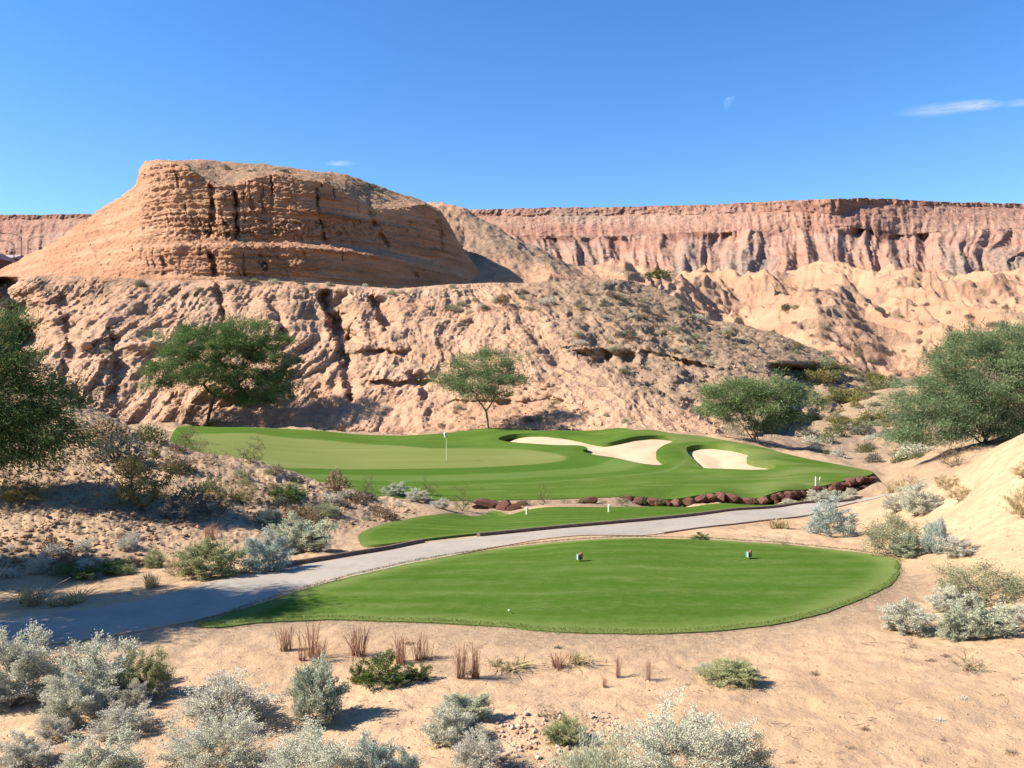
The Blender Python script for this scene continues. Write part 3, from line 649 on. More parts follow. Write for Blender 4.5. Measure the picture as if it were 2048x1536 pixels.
# ---- far mesa
def build_mesa():
    px = cols(1.9, outl=-2500, outr=4600, no=160)
    top = [(-2500,436,760),(0,430,740),(180,428,740),(600,425,735),(890,410,730),(905,411,728),(940,419,700),(1000,418,700),(1100,415,700),(1200,414,695),(1300,412,690),(1400,410,672),(1450,408,664),(1550,402,650),(1600,400,640),(1660,398,632),(1680,397,636),(1700,396,646),(1800,399,672),(1900,404,700),(2048,407,735),(4600,425,780)]
    cap = [(-2500,443,756),(0,439,736),(180,436,736),(890,425,722),(940,431,694),(1000,432,693),(1200,431,688),(1300,428,683),(1400,429,664),(1450,426,656),(1550,423,641),(1600,422,631),(1660,427,622),(1680,428,628),(1695,424,640),(1730,409,656),(1800,408,668),(1900,412,696),(2048,416,731),(4600,434,776)]
    s1 = [(-2500,505,700),(0,500,680),(890,470,675),(1000,472,660),(1200,474,652),(1300,470,650),(1450,462,630),(1550,456,618),(1700,452,612),(1800,468,640),(1900,462,650),(2048,456,655),(4600,500,720)]
    s2 = [(a, b+9, c-3) for a, b, c in s1]
    bs = [(-2500,590,520),(0,585,520),(900,580,500),(1300,580,470),(1700,582,460),(2048,582,460),(4600,590,500)]
    un = [(a, b+30, c-40) for a, b, c in bs]
    pl = [(a, 768-(768-b)*c/(c+300)*.985, c+300) for a, b, c in top]
    rows = [un, bs, s2, s1, cap, top, pl]
    PY, YY, VV = rows_to_grid(px, rows, [6, 150, 14, 60, 24, 8])
    PX = np.ones_like(PY)*px; u = (PX-1024)/F
    X0 = u*YY; Z0 = (768-PY)/F*YY
    wv = fbm(X0/120, Z0/120, 0, 3, 121)
    vlow = np.clip((3-VV)/2, 0, 1); low = sst(.6, 1.1, VV)*sst(3.1, 2.0, VV)
    U0 = u*640
    spur = fbm(U0/58+wv*.5, Z0/600, 0, 2, 122, True)-.35
    sp2 = fbm(U0/24+wv*1.1, Z0/90, 0, 3, 123, True)-.45
    sp3 = fbm(U0/8+wv*1.6, Z0/40, 0, 3, 124, True)-.45
    upm = sst(2.8, 3.1, VV)*sst(4.05, 3.8, VV)
    dY = -low*(spur*52*(vlow**.8)+sp2*30*(.35+.65*vlow))-sst(.9, 1.2, VV)*sst(4.0, 3.8, VV)*sp3*(3.6+2.5*(fbm(X0/70, Z0/30, 0, 2, 139)))-upm*(sp2*4)
    cp = sst(3.95, 4.05, VV)*sst(5.2, 4.9, VV)
    dY += cp*(-5*fbm(X0/22, Z0*0, 0, 3, 125)-3.5*fbm(X0/6, Z0/9, 0, 3, 126, True)+1.5)
    b2 = sst(1.9, 2.0, VV)*sst(3.1, 3.0, VV)
    dY += b2*(-3.5*fbm(X0/9, Z0/20, 0, 3, 127))
    # a few extra broken ledges on the lower slopes
    for zc, a in ((.42, 5), (.62, 6), (.8, 4)):
        q = (VV-1)-zc-.10*fbm(X0/50, X0*0, 0, 2, int(128+zc*10)); mk = sst(.0, .25, fbm(X0/30, Z0/30, 0, 2, int(140+zc*10)))
        dY += -low*mk*a*.5*(sst(-.02, .0, q)*-1+sst(-.14, -.02, q))*(sst(800, 1100, PX))
    YY2 = YY+dY
    P = np.stack([u*YY2, YY2, (768-PY)/F*YY2], -1); n = nrm_out(P)
    rz = fbm(U0/30+wv*.5, VV*.35, 0, 3, 151, True)-.40; P[..., 2] += low*rz*6*np.clip(vlow*(1.12-vlow)*3.4, 0, 1)
    rz2 = fbm(U0/11+wv, VV*.8, 0, 2, 153, True)-.45; P[..., 2] += low*rz2*2.6; n = normals(P); n *= np.where(n[..., 1:2] > 0, -1, 1)
    P = P+n*(1.5*fbm(P[..., 0]/6, P[..., 1]/6, P[..., 2]/4, 4, 131)*sst(5.3, 4.9, VV))[..., None]
    P[..., 2] += sst(4.0, 4.3, VV)*sst(5.6, 5.2, VV)*(1.1*fbm(X0/14, X0*0, 0, 4, 133))
    gr = np.clip(sst(.15, .4, spur*low+.35*fbm(X0/60, Z0/40, 0, 3, 134))*sst(2.2, 1.4, VV), 0, 1)*.9
    gr = np.maximum(gr, sst(.1, .4, fbm(X0/90, Z0/25, 0, 3, 135))*.6)
    gr[:, px < 700] *= .6
    dk = cp*(.3+.6*fbm(X0/12, Z0/3, 0, 3, 136))+b2*.7*sst(-.15, .25, fbm(X0/50, X0*0, 0, 2, 137))
    finish("mesa", P, M_MESA, {'grv': gr, 'drk': np.clip(dk, 0, 1)}, "long flat topped red mesa across the horizon")
build_mesa()
# far plain under and behind everything, to the horizon
R = np.r_[np.linspace(120, 1500, 20), np.geomspace(1600, 25000, 14)]; TH = np.linspace(-math.pi, math.pi, 97)[:-1]
RR, TT = np.meshgrid(R, TH, indexing='ij')
zz = -7-4*sst(120, 200, RR)+0*RR
me = mesh_np("terrain", np.stack([RR*np.sin(TT), RR*np.cos(TT), zz], -1).reshape(-1, 3), gridfaces(*RR.shape, wrap=True), M_DES, True, {'grv': np.full(RR.size, .6)})
tag(link("terrain", me), "far desert plain", kind='structure')
# ---------------------------------------------------------------- plants
def hillhit(px, py, which=None):
    best = None
    for H in ([HILLS[which]] if which is not None else HILLS):
        if not isinstance(H, dict):
            pass
        key = id(H)
        if key not in GRIDS:
            GRIDS[key] = (1024+F*H[..., 0]/H[..., 1], 768-F*H[..., 2]/H[..., 1])
        A, B = GRIDS[key]; d = np.abs(A-px)+np.abs(B-py); m = d < 5
        if m.any():
            ys = H[..., 1][m]; k = np.argmin(ys+d[m]*.02); q = H[m][k]
            if best is None or q[1] < best[1]: best = q
    return best
def ghit(px, py, y1=95):
    x, y = hit(px, py, y1=y1); return np.array([x, y, float(zg(x, y))])
def tubes(segs, sides=5):
    """segs: array of (x0,y0,z0,x1,y1,z1,r0,r1)"""
    S = np.array(segs, float); a = S[:, :3]; b = S[:, 3:6]; d = b-a; d /= np.linalg.norm(d, axis=1)[:, None]+1e-9
    ref = np.where(np.abs(d[:, 2:3]) > .9, [[1., 0, 0]], [[0., 0, 1]]); u = np.cross(d, ref); u /= np.linalg.norm(u, axis=1)[:, None]; v = np.cross(d, u)
    t = np.arange(sides)/sides*2*math.pi; c = np.cos(t)[None, :, None]; s_ = np.sin(t)[None, :, None]
    ring = u[:, None]*c+v[:, None]*s_
    V = np.stack([a[:, None]+ring*S[:, 6, None, None], b[:, None]+ring*S[:, 7, None, None]], 1).reshape(-1, 3)
    n = len(S); base = np.arange(n)[:, None]*2*sides; k = np.arange(sides); k2 = (k+1) % sides
    Fq = np.stack([base+k, base+k2, base+sides+k2, base+sides+k], -1).reshape(-1, 4)
    return V, Fq
def grow(targets, root, fork, rs, r_tip=.004, r_pow=.5, sub=3, wob=.08, scale=1.0, rmax=None):
    nodes = [np.array(root, float)]; par = [-1]
    n0 = 0
    if fork is not None:
        st = 4
        for i in range(1, st+1):
            t = i/st; p = nodes[0]*(1-t)+np.array(fork)*t+rs.normal(0, .03*scale, 3)*(i < st); nodes.append(p); par.append(len(nodes)-2)
        n0 = st
    T = targets[np.argsort(np.linalg.norm(targets-nodes[n0], axis=1))]
    # a few strong limbs first
    for tg in T:
        A = np.array(nodes[n0:]); d = np.linalg.norm(A-tg, axis=1)
        hop = np.linalg.norm(A-nodes[n0], axis=1)
        k = int(np.argmin(d+.25*hop))+n0; p0 = nodes[k]; L = np.linalg.norm(tg-p0)
        m = max(2, min(sub+1, int(L/(.25*scale))+1)); side = rs.normal(0, wob, 3)*L; side[2] -= .10*L*0
        prev = k
        for i in range(1, m+1):
            t = i/m; p = p0*(1-t)+tg*t+side*math.sin(math.pi*t); nodes.append(p); par.append(prev); prev = len(nodes)-1
    N = len(nodes); cnt = np.zeros(N); cnt += 0; ch = np.zeros(N, int)
    for i in range(1, N): ch[par[i]] += 1
    cnt[ch == 0] = 1
    for i in range(N-1, 0, -1): cnt[par[i]] += cnt[i]
    R = r_tip*cnt**r_pow
    if rmax: R *= min(1, rmax/R.max()) if R.max() > rmax else 1
    nodes = np.array(nodes)
    segs = [(*nodes[par[i]], *nodes[i], min(R[par[i]], R[i]*1.5), R[i]) for i in range(1, N)]
    tip = np.zeros((N, 3)); tip[1:] = nodes[1:]-nodes[[par[i] for i in range(1, N)]]
    return segs, nodes, np.array(par), cnt, tip
def leaf_quads(c, d, L, W, rs, fold=.25):
    n = len(c); d = d/(np.linalg.norm(d, axis=1)[:, None]+1e-9)
    s = np.cross(d, rs.normal(size=(n, 3))); s /= np.linalg.norm(s, axis=1)[:, None]+1e-9
    nn = np.cross(d, s); L = np.broadcast_to(L, n)[:, None]; W = np.broadcast_to(W, n)[:, None]
    V = np.stack([c, c+d*L*.5+s*W*.5+nn*W*fold, c+d*L-nn*W*.3, c+d*L*.5-s*W*.5+nn*W*fold], 1).reshape(-1, 3)
    return V, np.arange(n*4).reshape(n, 4)
def m_leaf(name, cols, rough=.7, trans=.25, spec=.15):
    q = NM(name); a = q.att('rnd'); n = len(cols)
    return q.surf(q.ramp(a, [(i/(n-1) if n > 1 else 0, c) for i, c in enumerate(cols)]), rough, None, spec, trans)
ML = {
 'silver': m_leaf("silver_leaf", [(.50,.495,.36), (.67,.66,.50), (.80,.79,.64)]),
 'lilac': m_leaf("pale_lilac_leaf", [(.50,.46,.35), (.66,.62,.49), (.78,.75,.62)]),
 'sage': m_leaf("sage_leaf", [(.38,.41,.25), (.57,.60,.42), (.74,.76,.57)]),
 'blue': m_leaf("blue_grey_leaf", [(.30,.36,.29), (.48,.55,.46), (.66,.72,.63)]),
 'pgreen': m_leaf("pale_green_leaf", [(.26,.28,.11), (.42,.43,.20), (.60,.60,.34)]),
 'olive': m_leaf("olive_leaf", [(.13,.135,.05), (.22,.22,.09), (.32,.31,.15)]),
 'olgrey': m_leaf("olive_grey_leaf", [(.24,.25,.13), (.35,.36,.20), (.46,.46,.28)]),
 'yolive': m_leaf("yellow_olive_leaf", [(.17,.15,.04), (.27,.24,.07), (.40,.34,.12)]),
 'lime': m_leaf("bright_green_leaf", [(.06,.10,.02), (.115,.17,.035), (.19,.25,.065)]),
 'dgrey': m_leaf("dark_grey_leaf", [(.10,.10,.075), (.17,.17,.13), (.25,.25,.19)]),
 'brown': m_leaf("dry_brown_leaf", [(.20,.13,.075), (.32,.22,.13), (.44,.32,.20)]),
 'gold': m_leaf("straw_leaf", [(.36,.26,.12), (.52,.40,.20), (.66,.54,.32)]),
 'red': m_leaf("red_brown_grass", [(.20,.09,.055), (.34,.165,.105), (.46,.26,.175)]),
 'tree': m_leaf("mesquite_leaf", [(.070,.118,.034), (.125,.20,.060), (.21,.30,.10)], .6, .4),
 'treeb': m_leaf("palo_verde_leaf", [(.10,.155,.055), (.18,.255,.095), (.30,.37,.16)], .6, .3),
 'treec': m_leaf("grey_green_tree_leaf", [(.11,.17,.07), (.19,.27,.12), (.31,.39,.20)], .6, .3),
}
M_STEM = simple("grey_stem", (.30,.23,.16), .9, .3, .1, 20); M_STEMD = simple("dark_stem", (.13,.09,.065), .9, .3, .1, 20)
M_BARK = simple("mesquite_bark", (.085,.06,.045), .95, .35, .1, 6); M_BARKG = simple("green_bark", (.20,.19,.12), .9, .3, .1, 6)

def pair(name, leafs, stems, mleaf, mstem, leafname='foliage', stemname='stems'):
    """empty root with foliage and stems as parts; geometry in local metres"""
    root = bpy.data.objects.new(name, None); COL.objects.link(root); root.empty_display_size = .2
    if stems is not None: link(stemname, mesh_np(stemname, stems[0], stems[1], mstem, True), root)
    if leafs is not None: link(leafname, mesh_np(leafname, leafs[0], leafs[1], mleaf, False, {'rnd': leafs[2]}), root)
    return root
def make_bush(name, kind, seed, ncl=190, nl=74, flat=1.0, lumpy=.30, ls=.033, lw=.017, up=.5, sig=.042, stem='g', shell=.62, lobes=1):
    """unit shrub: about 1 m wide and 1 m x flat high"""
    rs = np.random.RandomState(seed)
    az = rs.uniform(0, 2*math.pi, ncl*3); el = np.arcsin(rs.uniform(.02, 1, ncl*3)); r = shell+(1-shell)*rs.uniform(0, 1, ncl*3)**.6
    d = np.stack([np.cos(el)*np.cos(az), np.cos(el)*np.sin(az), np.sin(el)], 1)
    lump = 1+lumpy*2*pn(d[:, 0]*2.1+seed, d[:, 1]*2.1, d[:, 2]*2.1, seed % 50); r = r*lump
    keep = pn(d[:, 0]*3+seed, d[:, 1]*3, d[:, 2]*3, seed % 40+3) > -.25; d = d[keep][:ncl]; r = r[keep][:ncl]
    T = d*r[:, None]*np.array([.5, .5, .82]); T[:, :2] *= (.72+.28*np.clip(T[:, 2:3]/.5, 0, 1)); T[:, 2] += .07
    segs, nodes, par, cnt, tip = grow(T, (0, 0, -.03), (0, 0, .03), rs, .0035, .5, 3, .10, .5, .022)
    tips = nodes[cnt == 1]; k = len(T)
    C = np.repeat(T, nl, 0); D = np.repeat(d, nl, 0)
    along = rs.uniform(-1.6, .8, len(C))[:, None]*.07*D
    C = C+rs.normal(0, sig*.62, C.shape)+along
    C[:, 2] = np.maximum(C[:, 2], .015)
    D = D*.6+np.array([0, 0, up])+rs.normal(0, .55, D.shape)
    L = ls*rs.uniform(.6, 1.35, len(C)); V, Fq = leaf_quads(C, D, L, lw*rs.uniform(.7, 1.3, len(C)), rs)
    rn = np.clip(np.repeat(rs.normal(.5, .13, k), nl)+rs.normal(0, .17, len(C)), 0, 1)
    V = V*np.array([1, 1, flat]); sv, sf = tubes(segs, 4); sv = sv*np.array([1, 1, flat])
    return pair(name, (V, Fq, np.repeat(rn, 4)), (sv, sf), ML[kind], M_STEM if stem == 'g' else M_STEMD)
def make_grass(name, kind, seed, n=150, spread=.16, lean=.22, wd=.010, flat=1.0, heads=True):
    """unit clump: one metre tall upright blades"""
    rs = np.random.RandomState(seed); V = []; Fq = []; RN = []; o = 0
    cl = rs.normal(0, spread*.55, (7, 2))
    for i in range(n):
        c = cl[rs.randint(7)]+rs.normal(0, spread*.28, 2); a = rs.uniform(0, 2*math.pi); ln = abs(rs.normal(0, lean)); h = rs.uniform(.2, 1.0)
        p0 = np.array([c[0], c[1], 0]); dr = np.array([c[0], c[1], 0])/spread*.25*ln+np.array([math.cos(a), math.sin(a), 0])*ln
        pts = [p0, p0+dr*h*.3+np.array([0, 0, h*.45]), p0+dr*h*.65+np.array([0, 0, h*.8]), p0+dr*h*1.1+np.array([0, 0, h])]
        s = np.array([-math.sin(a+.7), math.cos(a+.7), 0]); ws = [wd*.9, wd, wd*(1.5 if heads and h > .6 else .8), wd*.3]
        for p, w_ in zip(pts, ws): V += [p-s*w_/2, p+s*w_/2]
        for k in range(3): Fq.append((o+2*k, o+2*k+1, o+2*k+3, o+2*k+2))
        b = rs.uniform(.1, 1); RN += [b]*8; o += 8
    V = np.array(V)*np.array([1, 1, flat])
    root = bpy.data.objects.new(name, None); COL.objects.link(root)
    base = V[:, 2] < .0
    link('blades', mesh_np('blades', V, np.array(Fq), ML[kind], False, {'rnd': np.array(RN)}), root)
    sv, sf = tubes([(c[0], c[1], -.03, c[0]*1.2, c[1]*1.2, .13*flat, .035, .012) for c in cl], 6)
    link('crown', mesh_np('crown', sv, sf, M_STEMD, True), root)
    return root
def copy_tree(o, parent=None):
    c = o.copy(); COL.objects.link(c); c.parent = parent
    for ch in o.children: copy_tree(ch, c)
    return c
PROTO = {}; USED = set()
SPEC = {   # kind: (builder kwargs)
 'silver': dict(kind='silver'), 'silverbig': dict(kind='silver', ncl=430, nl=64, ls=.019, lw=.0105, sig=.028, lumpy=.34), 'lilac': dict(kind='lilac', nl=58, shell=.45), 'sage': dict(kind='sage', up=.9, ls=.05), 'blue': dict(kind='blue'),
 'pgreen': dict(kind='pgreen'), 'olgrey': dict(kind='olgrey', ncl=190, nl=40, ls=.03, lw=.012, lumpy=.12, sig=.06), 'olive': dict(kind='olive', ncl=90, nl=26, ls=.035, lw=.015, lumpy=.35, shell=.4, stem='d'),
 'yolive': dict(kind='yolive', ncl=110, nl=34, ls=.03, lw=.012, lumpy=.35, shell=.35, stem='d', up=1.0), 'lime': dict(kind='lime', ncl=120, nl=40, ls=.05, lw=.02), 'dgrey': dict(kind='dgrey', ncl=90, nl=24, stem='d'),
 'brown': dict(kind='brown', ncl=80, nl=14, ls=.035, lw=.012, stem='d', shell=.3), 'gold': dict(kind='gold', ncl=110, nl=30, ls=.07, lw=.010, up=1.1),
 'feather': dict(kind='sage', ncl=150, nl=40, ls=.075, lw=.008, up=1.8, lumpy=.3, sig=.05), 'sparse': dict(kind='olive', ncl=60, nl=16, ls=.035, lw=.014, shell=.3, lumpy=.4, stem='d', up=1.0),
}
NAMES = {'silver': ('silver_shrub', 'shrub'), 'silverbig': ('silver_shrub', 'shrub'), 'lilac': ('pale_dry_shrub', 'shrub'), 'sage': ('sage_shrub', 'shrub'), 'blue': ('blue_grey_shrub', 'shrub'), 'pgreen': ('pale_green_shrub', 'shrub'), 'olgrey': ('olive_shrub', 'shrub'),
 'olive': ('creosote_bush', 'bush'), 'yolive': ('creosote_bush', 'bush'), 'lime': ('green_shrub', 'shrub'), 'dgrey': ('dark_grey_shrub', 'shrub'), 'brown': ('dead_shrub', 'shrub'), 'gold': ('straw_shrub', 'shrub'), 'feather': ('feathery_shrub', 'shrub'), 'sparse': ('sparse_bush', 'bush')}
def proto(kind, var):
    k = (kind, var)
    if k not in PROTO:
        if kind in ('redgrass', 'strawgrass'):
            PROTO[k] = make_grass('red_grass_clump' if kind == 'redgrass' else 'straw_grass_clump', 'red' if kind == 'redgrass' else 'gold', 300+var, n=120 if kind == 'redgrass' else 240, lean=.24 if kind == 'redgrass' else .26, wd=.009 if kind == 'redgrass' else .011)
        else: PROTO[k] = make_bush(NAMES[kind][0], seed=17+var*31+len(kind)*5, **SPEC[kind])
    return PROTO[k]
rsG = np.random.RandomState(5)
def plant(px, py, wpx, hpx, kind, label, group=None, var=None, p=None, sink=.02, cat=None):
    p = ghit(px, py) if p is None else p
    var = rsG.randint(3) if var is None else var
    k = (kind, var); o = proto(kind, var)
    if k in USED: o = copy_tree(o)
    USED.add(k)
    sc = p[1]/F; w_ = wpx*sc; h = hpx*sc
    if 'grass' in kind: o.scale = (w_*2.0, w_*2.0, h)
    else: o.scale = (w_*1.08, w_*1.08, h*1.04)
    o.rotation_euler = (0, 0, rsG.uniform(0, 6.28)); o.location = (p[0], p[1], p[2]-sink)
    if 'grass' in kind: c = 'grass clump'
    else: c = NAMES[kind][1]
    return tag(o, label, cat or c, group)
FG = 'silver shrubs in the sandy foreground'; RG = 'shrubs on the right hand sand bank'; LG = 'shrubs between the mound and the path'
for a in [
 (15,1398,165,140,'silver','tall dense silver shrub at the picture edge beside the shaded path',FG,0),
 (190,1392,172,122,'silver','large silver shrub just below the shaded path, next to an olive shrub',FG,1),
 (290,1390,92,92,'pgreen','dull olive shrub leaning on the large silver shrub below the shaded path',FG,0),
 (145,1436,128,92,'silver','round silver shrub with bare branches in front of the large silver shrub',FG,2),
 (15,1410,115,62,'lilac','twiggy pale shrub under the tall dense silver shrub',FG,0),
 (270,1412,64,58,'lilac','small upright pale shrub right below the olive one',FG,1),
 (105,1474,68,52,'lilac','small pale shrub with a thin dark shadow, below the round silver shrub',FG,2),
 (248,1465,118,62,'lilac','spreading pale shrub below the small upright pale one',FG,0),
 (50,1532,118,70,'lilac','pale shrub with grey stems in the bottom corner of the sand',FG,1),
 (195,1578,160,112,'silver','silver shrub cut by the bottom edge, nearest to the corner pale shrub',FG,0),
 (450,1442,192,104,'lilac','broad whitish shrub left of the round sage green shrub',FG,2),
 (435,1548,205,122,'silverbig','wide silver shrub in front of the broad whitish one',FG,1),
 (632,1438,118,114,'sage','round sage green shrub standing alone with a long dark shadow',FG,0),
 (615,1592,225,140,'silverbig','big silver shrub at the bottom edge below the round sage shrub',FG,2),
 (745,1590,120,120,'blue','bluish grey shrub against the big silver one at the bottom edge',FG,0),
 (812,1572,72,76,'blue','low leggy dark green shrub right of the bluish grey one',FG,1),
 (928,1441,102,56,'sage','sage shrub at the back of the cluster left of the rock rubble',FG,1),
 (893,1482,104,70,'silver','grey shrub in the middle of the cluster left of the rock rubble',FG,0),
 (955,1540,112,86,'lilac','pale shrub at the front of the cluster beside the rock rubble',FG,0),
 (1385,1585,262,168,'silverbig','very large silver shrub at the bottom edge, biggest of all',FG,1),
 (1492,1570,110,118,'olgrey','olive side shrub grown into the very large silver one',FG,0),
 (1185,1578,170,112,'feather','feathery grey green shrub between the rubble and the very large silver one',FG,0),
 (1128,1482,86,54,'pgreen','yellow green leafy shrub growing in the rock rubble',FG,1),
 (1098,1438,58,30,'brown','small dark dead shrub behind the rock rubble',None,0),
 (1465,1363,118,44,'pgreen','low yellow green shrub alone on the open sand',None,2),
 (1412,1347,46,24,'feather','small feathery wisp beside the low yellow green shrub',None,1),
 (1260,1545,60,40,'brown','dry twiggy plant at the foot of the very large silver shrub',None,1),
 (1640,1545,60,26,'brown','flat dead shrub on the sand at the bottom edge',None,2),
 (1812,1263,104,66,'silver','silver shrub on dark stems nearest the tee corner',RG,2),
 (1896,1222,84,50,'silver','silver shrub tucked under the big olive mound shrub',RG,0),
 (1905,1278,62,58,'sage','upright sage shrub, lowest of the right hand cluster',RG,1),
 (1962,1270,100,70,'sage','sage shrub in deep shade on its right side in the right hand cluster',RG,2),
 (2030,1248,80,42,'lilac','pale low shrub at the right edge beside the sage cluster',RG,1),
 (1835,1272,40,22,'brown','small brown dead tuft under the tee corner shrub',RG,0),
 (1965,1198,182,86,'olgrey','big rounded olive mound shrub on the bank',RG,1),
 (1935,1340,80,42,'sparse','thin straggly shrub alone on the right hand sand',RG,0),
 (1825,1296,24,26,'brown','tiny dry plant below the tee corner shrub',RG,2),
 (1660,1070,96,66,'blue','round bluish shrub where the path meets the bank',RG,2),
 (1790,1108,128,88,'olgrey','tall rounded green grey shrub up the bank from the tee',RG,2),
 (1812,1112,70,48,'sage','pale skirt shrub in front of the tall green grey one',RG,0),
 (1873,1107,62,70,'blue','upright blue grey shrub beside the tall green grey one',RG,0),
 (1920,1112,80,42,'lilac','whitish lilac twiggy shrub low on the bank',RG,2),
 (1790,1022,54,42,'lilac','pale ghostly shrub left of the silver one halfway up the bank',RG,0),
 (1838,1026,84,66,'silver','silver shrub halfway up the bank with a long slanting shadow',RG,1),
 (1918,1000,54,36,'gold','straw coloured shrub beyond the silver one on the bank',RG,0),
 (1892,978,44,32,'gold','smaller straw coloured shrub behind the silver one on the bank',RG,1),
 (1822,978,46,36,'brown','brown dry shrub at the top of the path end',RG,1),
 (1905,935,70,64,'brown','thin brown bush standing against the bare hollow behind the bank',RG,2),
 (2048,1035,64,62,'gold','straw shrub on the bank at the right edge, lower one',RG,2),
 (2045,952,46,26,'gold','straw shrub on the bank at the right edge, upper one',RG,0),
 (1402,1081,38,16,'lime','small green plant between the tee and the path',None,0),
 (1570,1092,24,18,'sparse','tiny green sprig behind the tee near the path',None,1),
 (1515,1078,34,12,'sparse','low sprig at the back edge of the tee',None,2),
 (415,1152,136,76,'pgreen','cream and green leafy shrub by the left side of the path',LG,2),
 (530,1141,114,76,'blue','pale blue white shrub between two green ones by the path kerb',LG,1),
 (602,1102,122,64,'sage','darker sage shrub at the foot of the slope behind the kerb',LG,2),
 (190,1152,120,32,'lime','low bright green shrub in the shade left of the path',LG,1),
 (120,1148,60,26,'olive','low dark shrub beside the bright green one',LG,0),
 (75,1146,44,40,'lilac','round lilac dry shrub at the foot of the left mound',LG,1),
 (165,1102,40,24,'lilac','small dry grey tuft higher on the left mound',LG,2),
 (255,1098,46,28,'lilac','second dry grey tuft on the mound, nearer the red grass',LG,0),
 (255,1150,40,22,'pgreen','small yellowish shrub right of the bright green one',LG,0),
 (310,1135,44,40,'pgreen','thin yellow green shrub left of the cream one',LG,1),
 (350,1150,46,40,'gold','straw tangle against the cream and green shrub',LG,1),
 (285,1018,165,132,'yolive','large olive creosote bush on the flank of the mound',LG,0),
 (350,1042,100,58,'dgrey','dark blue grey shrub at the foot of the large creosote bush',LG,0),
 (425,1030,90,50,'dgrey','dark shrub in the hollow of the mound',LG,1),
 (430,1000,70,56,'olive','olive bush in the middle of the mound hollow',LG,1),
 (485,1005,84,52,'yolive','yellow green bush in the hollow, right of the olive one',LG,1),
 (580,1004,72,36,'lime','dark green mounded shrub on the right of the hollow',LG,2),
 (540,1045,60,26,'sage','low grey green shrub at the bottom of the hollow',LG,0),
 (640,1030,90,26,'olgrey','flat grey green shrub on the bare right flank of the mound',LG,0),
 (500,928,86,54,'sparse','sparse creosote bush on the crest of the mound against the green',LG,2),
 (385,905,84,46,'brown','dry brown shrub on the crest near the top of the mound',LG,0),
 (425,928,90,34,'brown','dark dry shrub just under the crest of the mound',LG,1),
 (375,888,60,46,'sparse','thin olive bush sticking up at the top of the crest',LG,0),
 (45,1008,135,66,'yolive','olive bush under the big left tree',LG,2),
 (735,986,44,40,'sparse','sparse brownish bush on the crest beside the white cactus',LG,1),
 (790,992,56,26,'sage','grey green shrub on the crest, left of a pair',LG,1),
 (835,1000,54,22,'silver','grey shrub on the crest, right of a pair',LG,0),
 (855,992,56,36,'sparse','thin green bush behind the pair on the crest',LG,0),
 (925,1022,64,54,'sparse','upright creosote bush at the end of the crest by the ditch',LG,1),
 (880,1016,40,20,'lilac','small grey shrub left of the bush by the ditch',LG,1),
 (690,998,30,22,'lilac','tiny dry bush below the white cactus',LG,2),
 (250,838,52,38,'dgrey','grey green shrub high on the slope behind the mound',LG,2),
 ]:
    plant(*a[:7], var=a[7])
for i, a in enumerate([(1085,1010,36,40,'tall thin plant sticking out of the ditch behind the forward tee'), (1050,1012,34,18,'low plant at the left end of the ditch'), (1130,1008,30,16,'small plant in the ditch right of the tall thin one'), (1165,1008,30,16,'second small plant in the ditch right of the tall thin one'),
     (1205,1009,30,18,'small plant in the ditch between the two forward tee markers'), (1245,1008,28,22,'plant in the ditch just past the right forward marker'), (1280,1008,32,20,'plant in the ditch beside the first boulders of the wall'), (1320,1007,26,14,'last green plant in the ditch before the bare boulders')]):
    plant(a[0], a[1], a[2], a[3], 'sparse' if i % 2 == 0 else 'olive', a[4], 'small plants in the ditch behind the forward tee', i % 3)
for a in [(572,1297,30,54,'small red brown grass clump, first from the left in the row by the tee'), (615,1318,44,78,'tall red brown grass clump, second in the row by the tee'), (640,1326,26,56,'short grass clump leaning against the second of the row'), (717,1312,48,66,'upright grass clump left of the bright green shrub'),
          (800,1328,36,68,'grass clump growing out of the bright green shrub'), (840,1322,40,62,'grass clump right of the bright green shrub'), (921,1356,30,80,'left stalk clump of the tall pair at the end of the row'), (950,1353,28,72,'right stalk clump of the tall pair at the end of the row'),
          (1235,1355,13,50,'thin red grass wisp on the sand, left of two'), (1297,1362,12,58,'thin red grass wisp on the sand, right of two'), (1210,1370,14,22,'stubby red grass tuft below the left wisp'), (1115,1331,34,30,'cut brown grass stump near the tee edge'), (420,1078,30,36,'red brown grass clump behind the cream and green shrub')]:
    plant(a[0], a[1], a[2], a[3], 'redgrass', a[4], 'red brown grass clumps')
for a in [(300,1175,32,32,'straw grass tuft by the sandy shoulder of the path'), (60,1205,60,32,'pale straw grass at the left edge above the shaded path'), (130,1205,70,22,'low straw grass beside the pale one above the shaded path'), (1562,1057,36,22,'dry straw grass on the far sand by the path'), (1155,1322,60,18,'flattened straw grass at the front of the tee'),
          (1010,1330,70,16,'greyish flattened straw at the front of the tee, left one'), (1640,1062,26,14,'tiny straw tuft beside the path near the bluish shrub'), (1795,985,40,26,'straw tuft at the end of the path')]:
    plant(a[0], a[1], a[2], a[3], 'strawgrass', a[4], 'dry straw grass tufts')
for i, a in enumerate([(765,1368,110,60,'bright green leafy shrub among the red grass clumps'), (835,1360,50,40,'small bright green shrub at the foot of the red grass'), (720,1366,46,42,'dull green shrub at the left foot of the red grass'), (790,1374,60,24,'low yellow green shrub in front of the bright green one')]):
    plant(*a[:4], 'lime' if i < 3 else 'pgreen', a[4], 'green shrubs among the red grass', i % 3)
for i, a in enumerate([(1640,1006,56,26), (1672,1004,60,24), (1580,1009,30,12), (1700,990,30,14)]):
    plant(*a, 'silver', ['whitish shrub against the boulder wall', 'second whitish shrub against the boulder wall, nearer the wall end', 'small whitish shrub at the foot of the middle of the boulder wall', 'small whitish shrub at the right end of the boulder wall'][i], 'whitish shrubs below the boulder wall', i % 3)

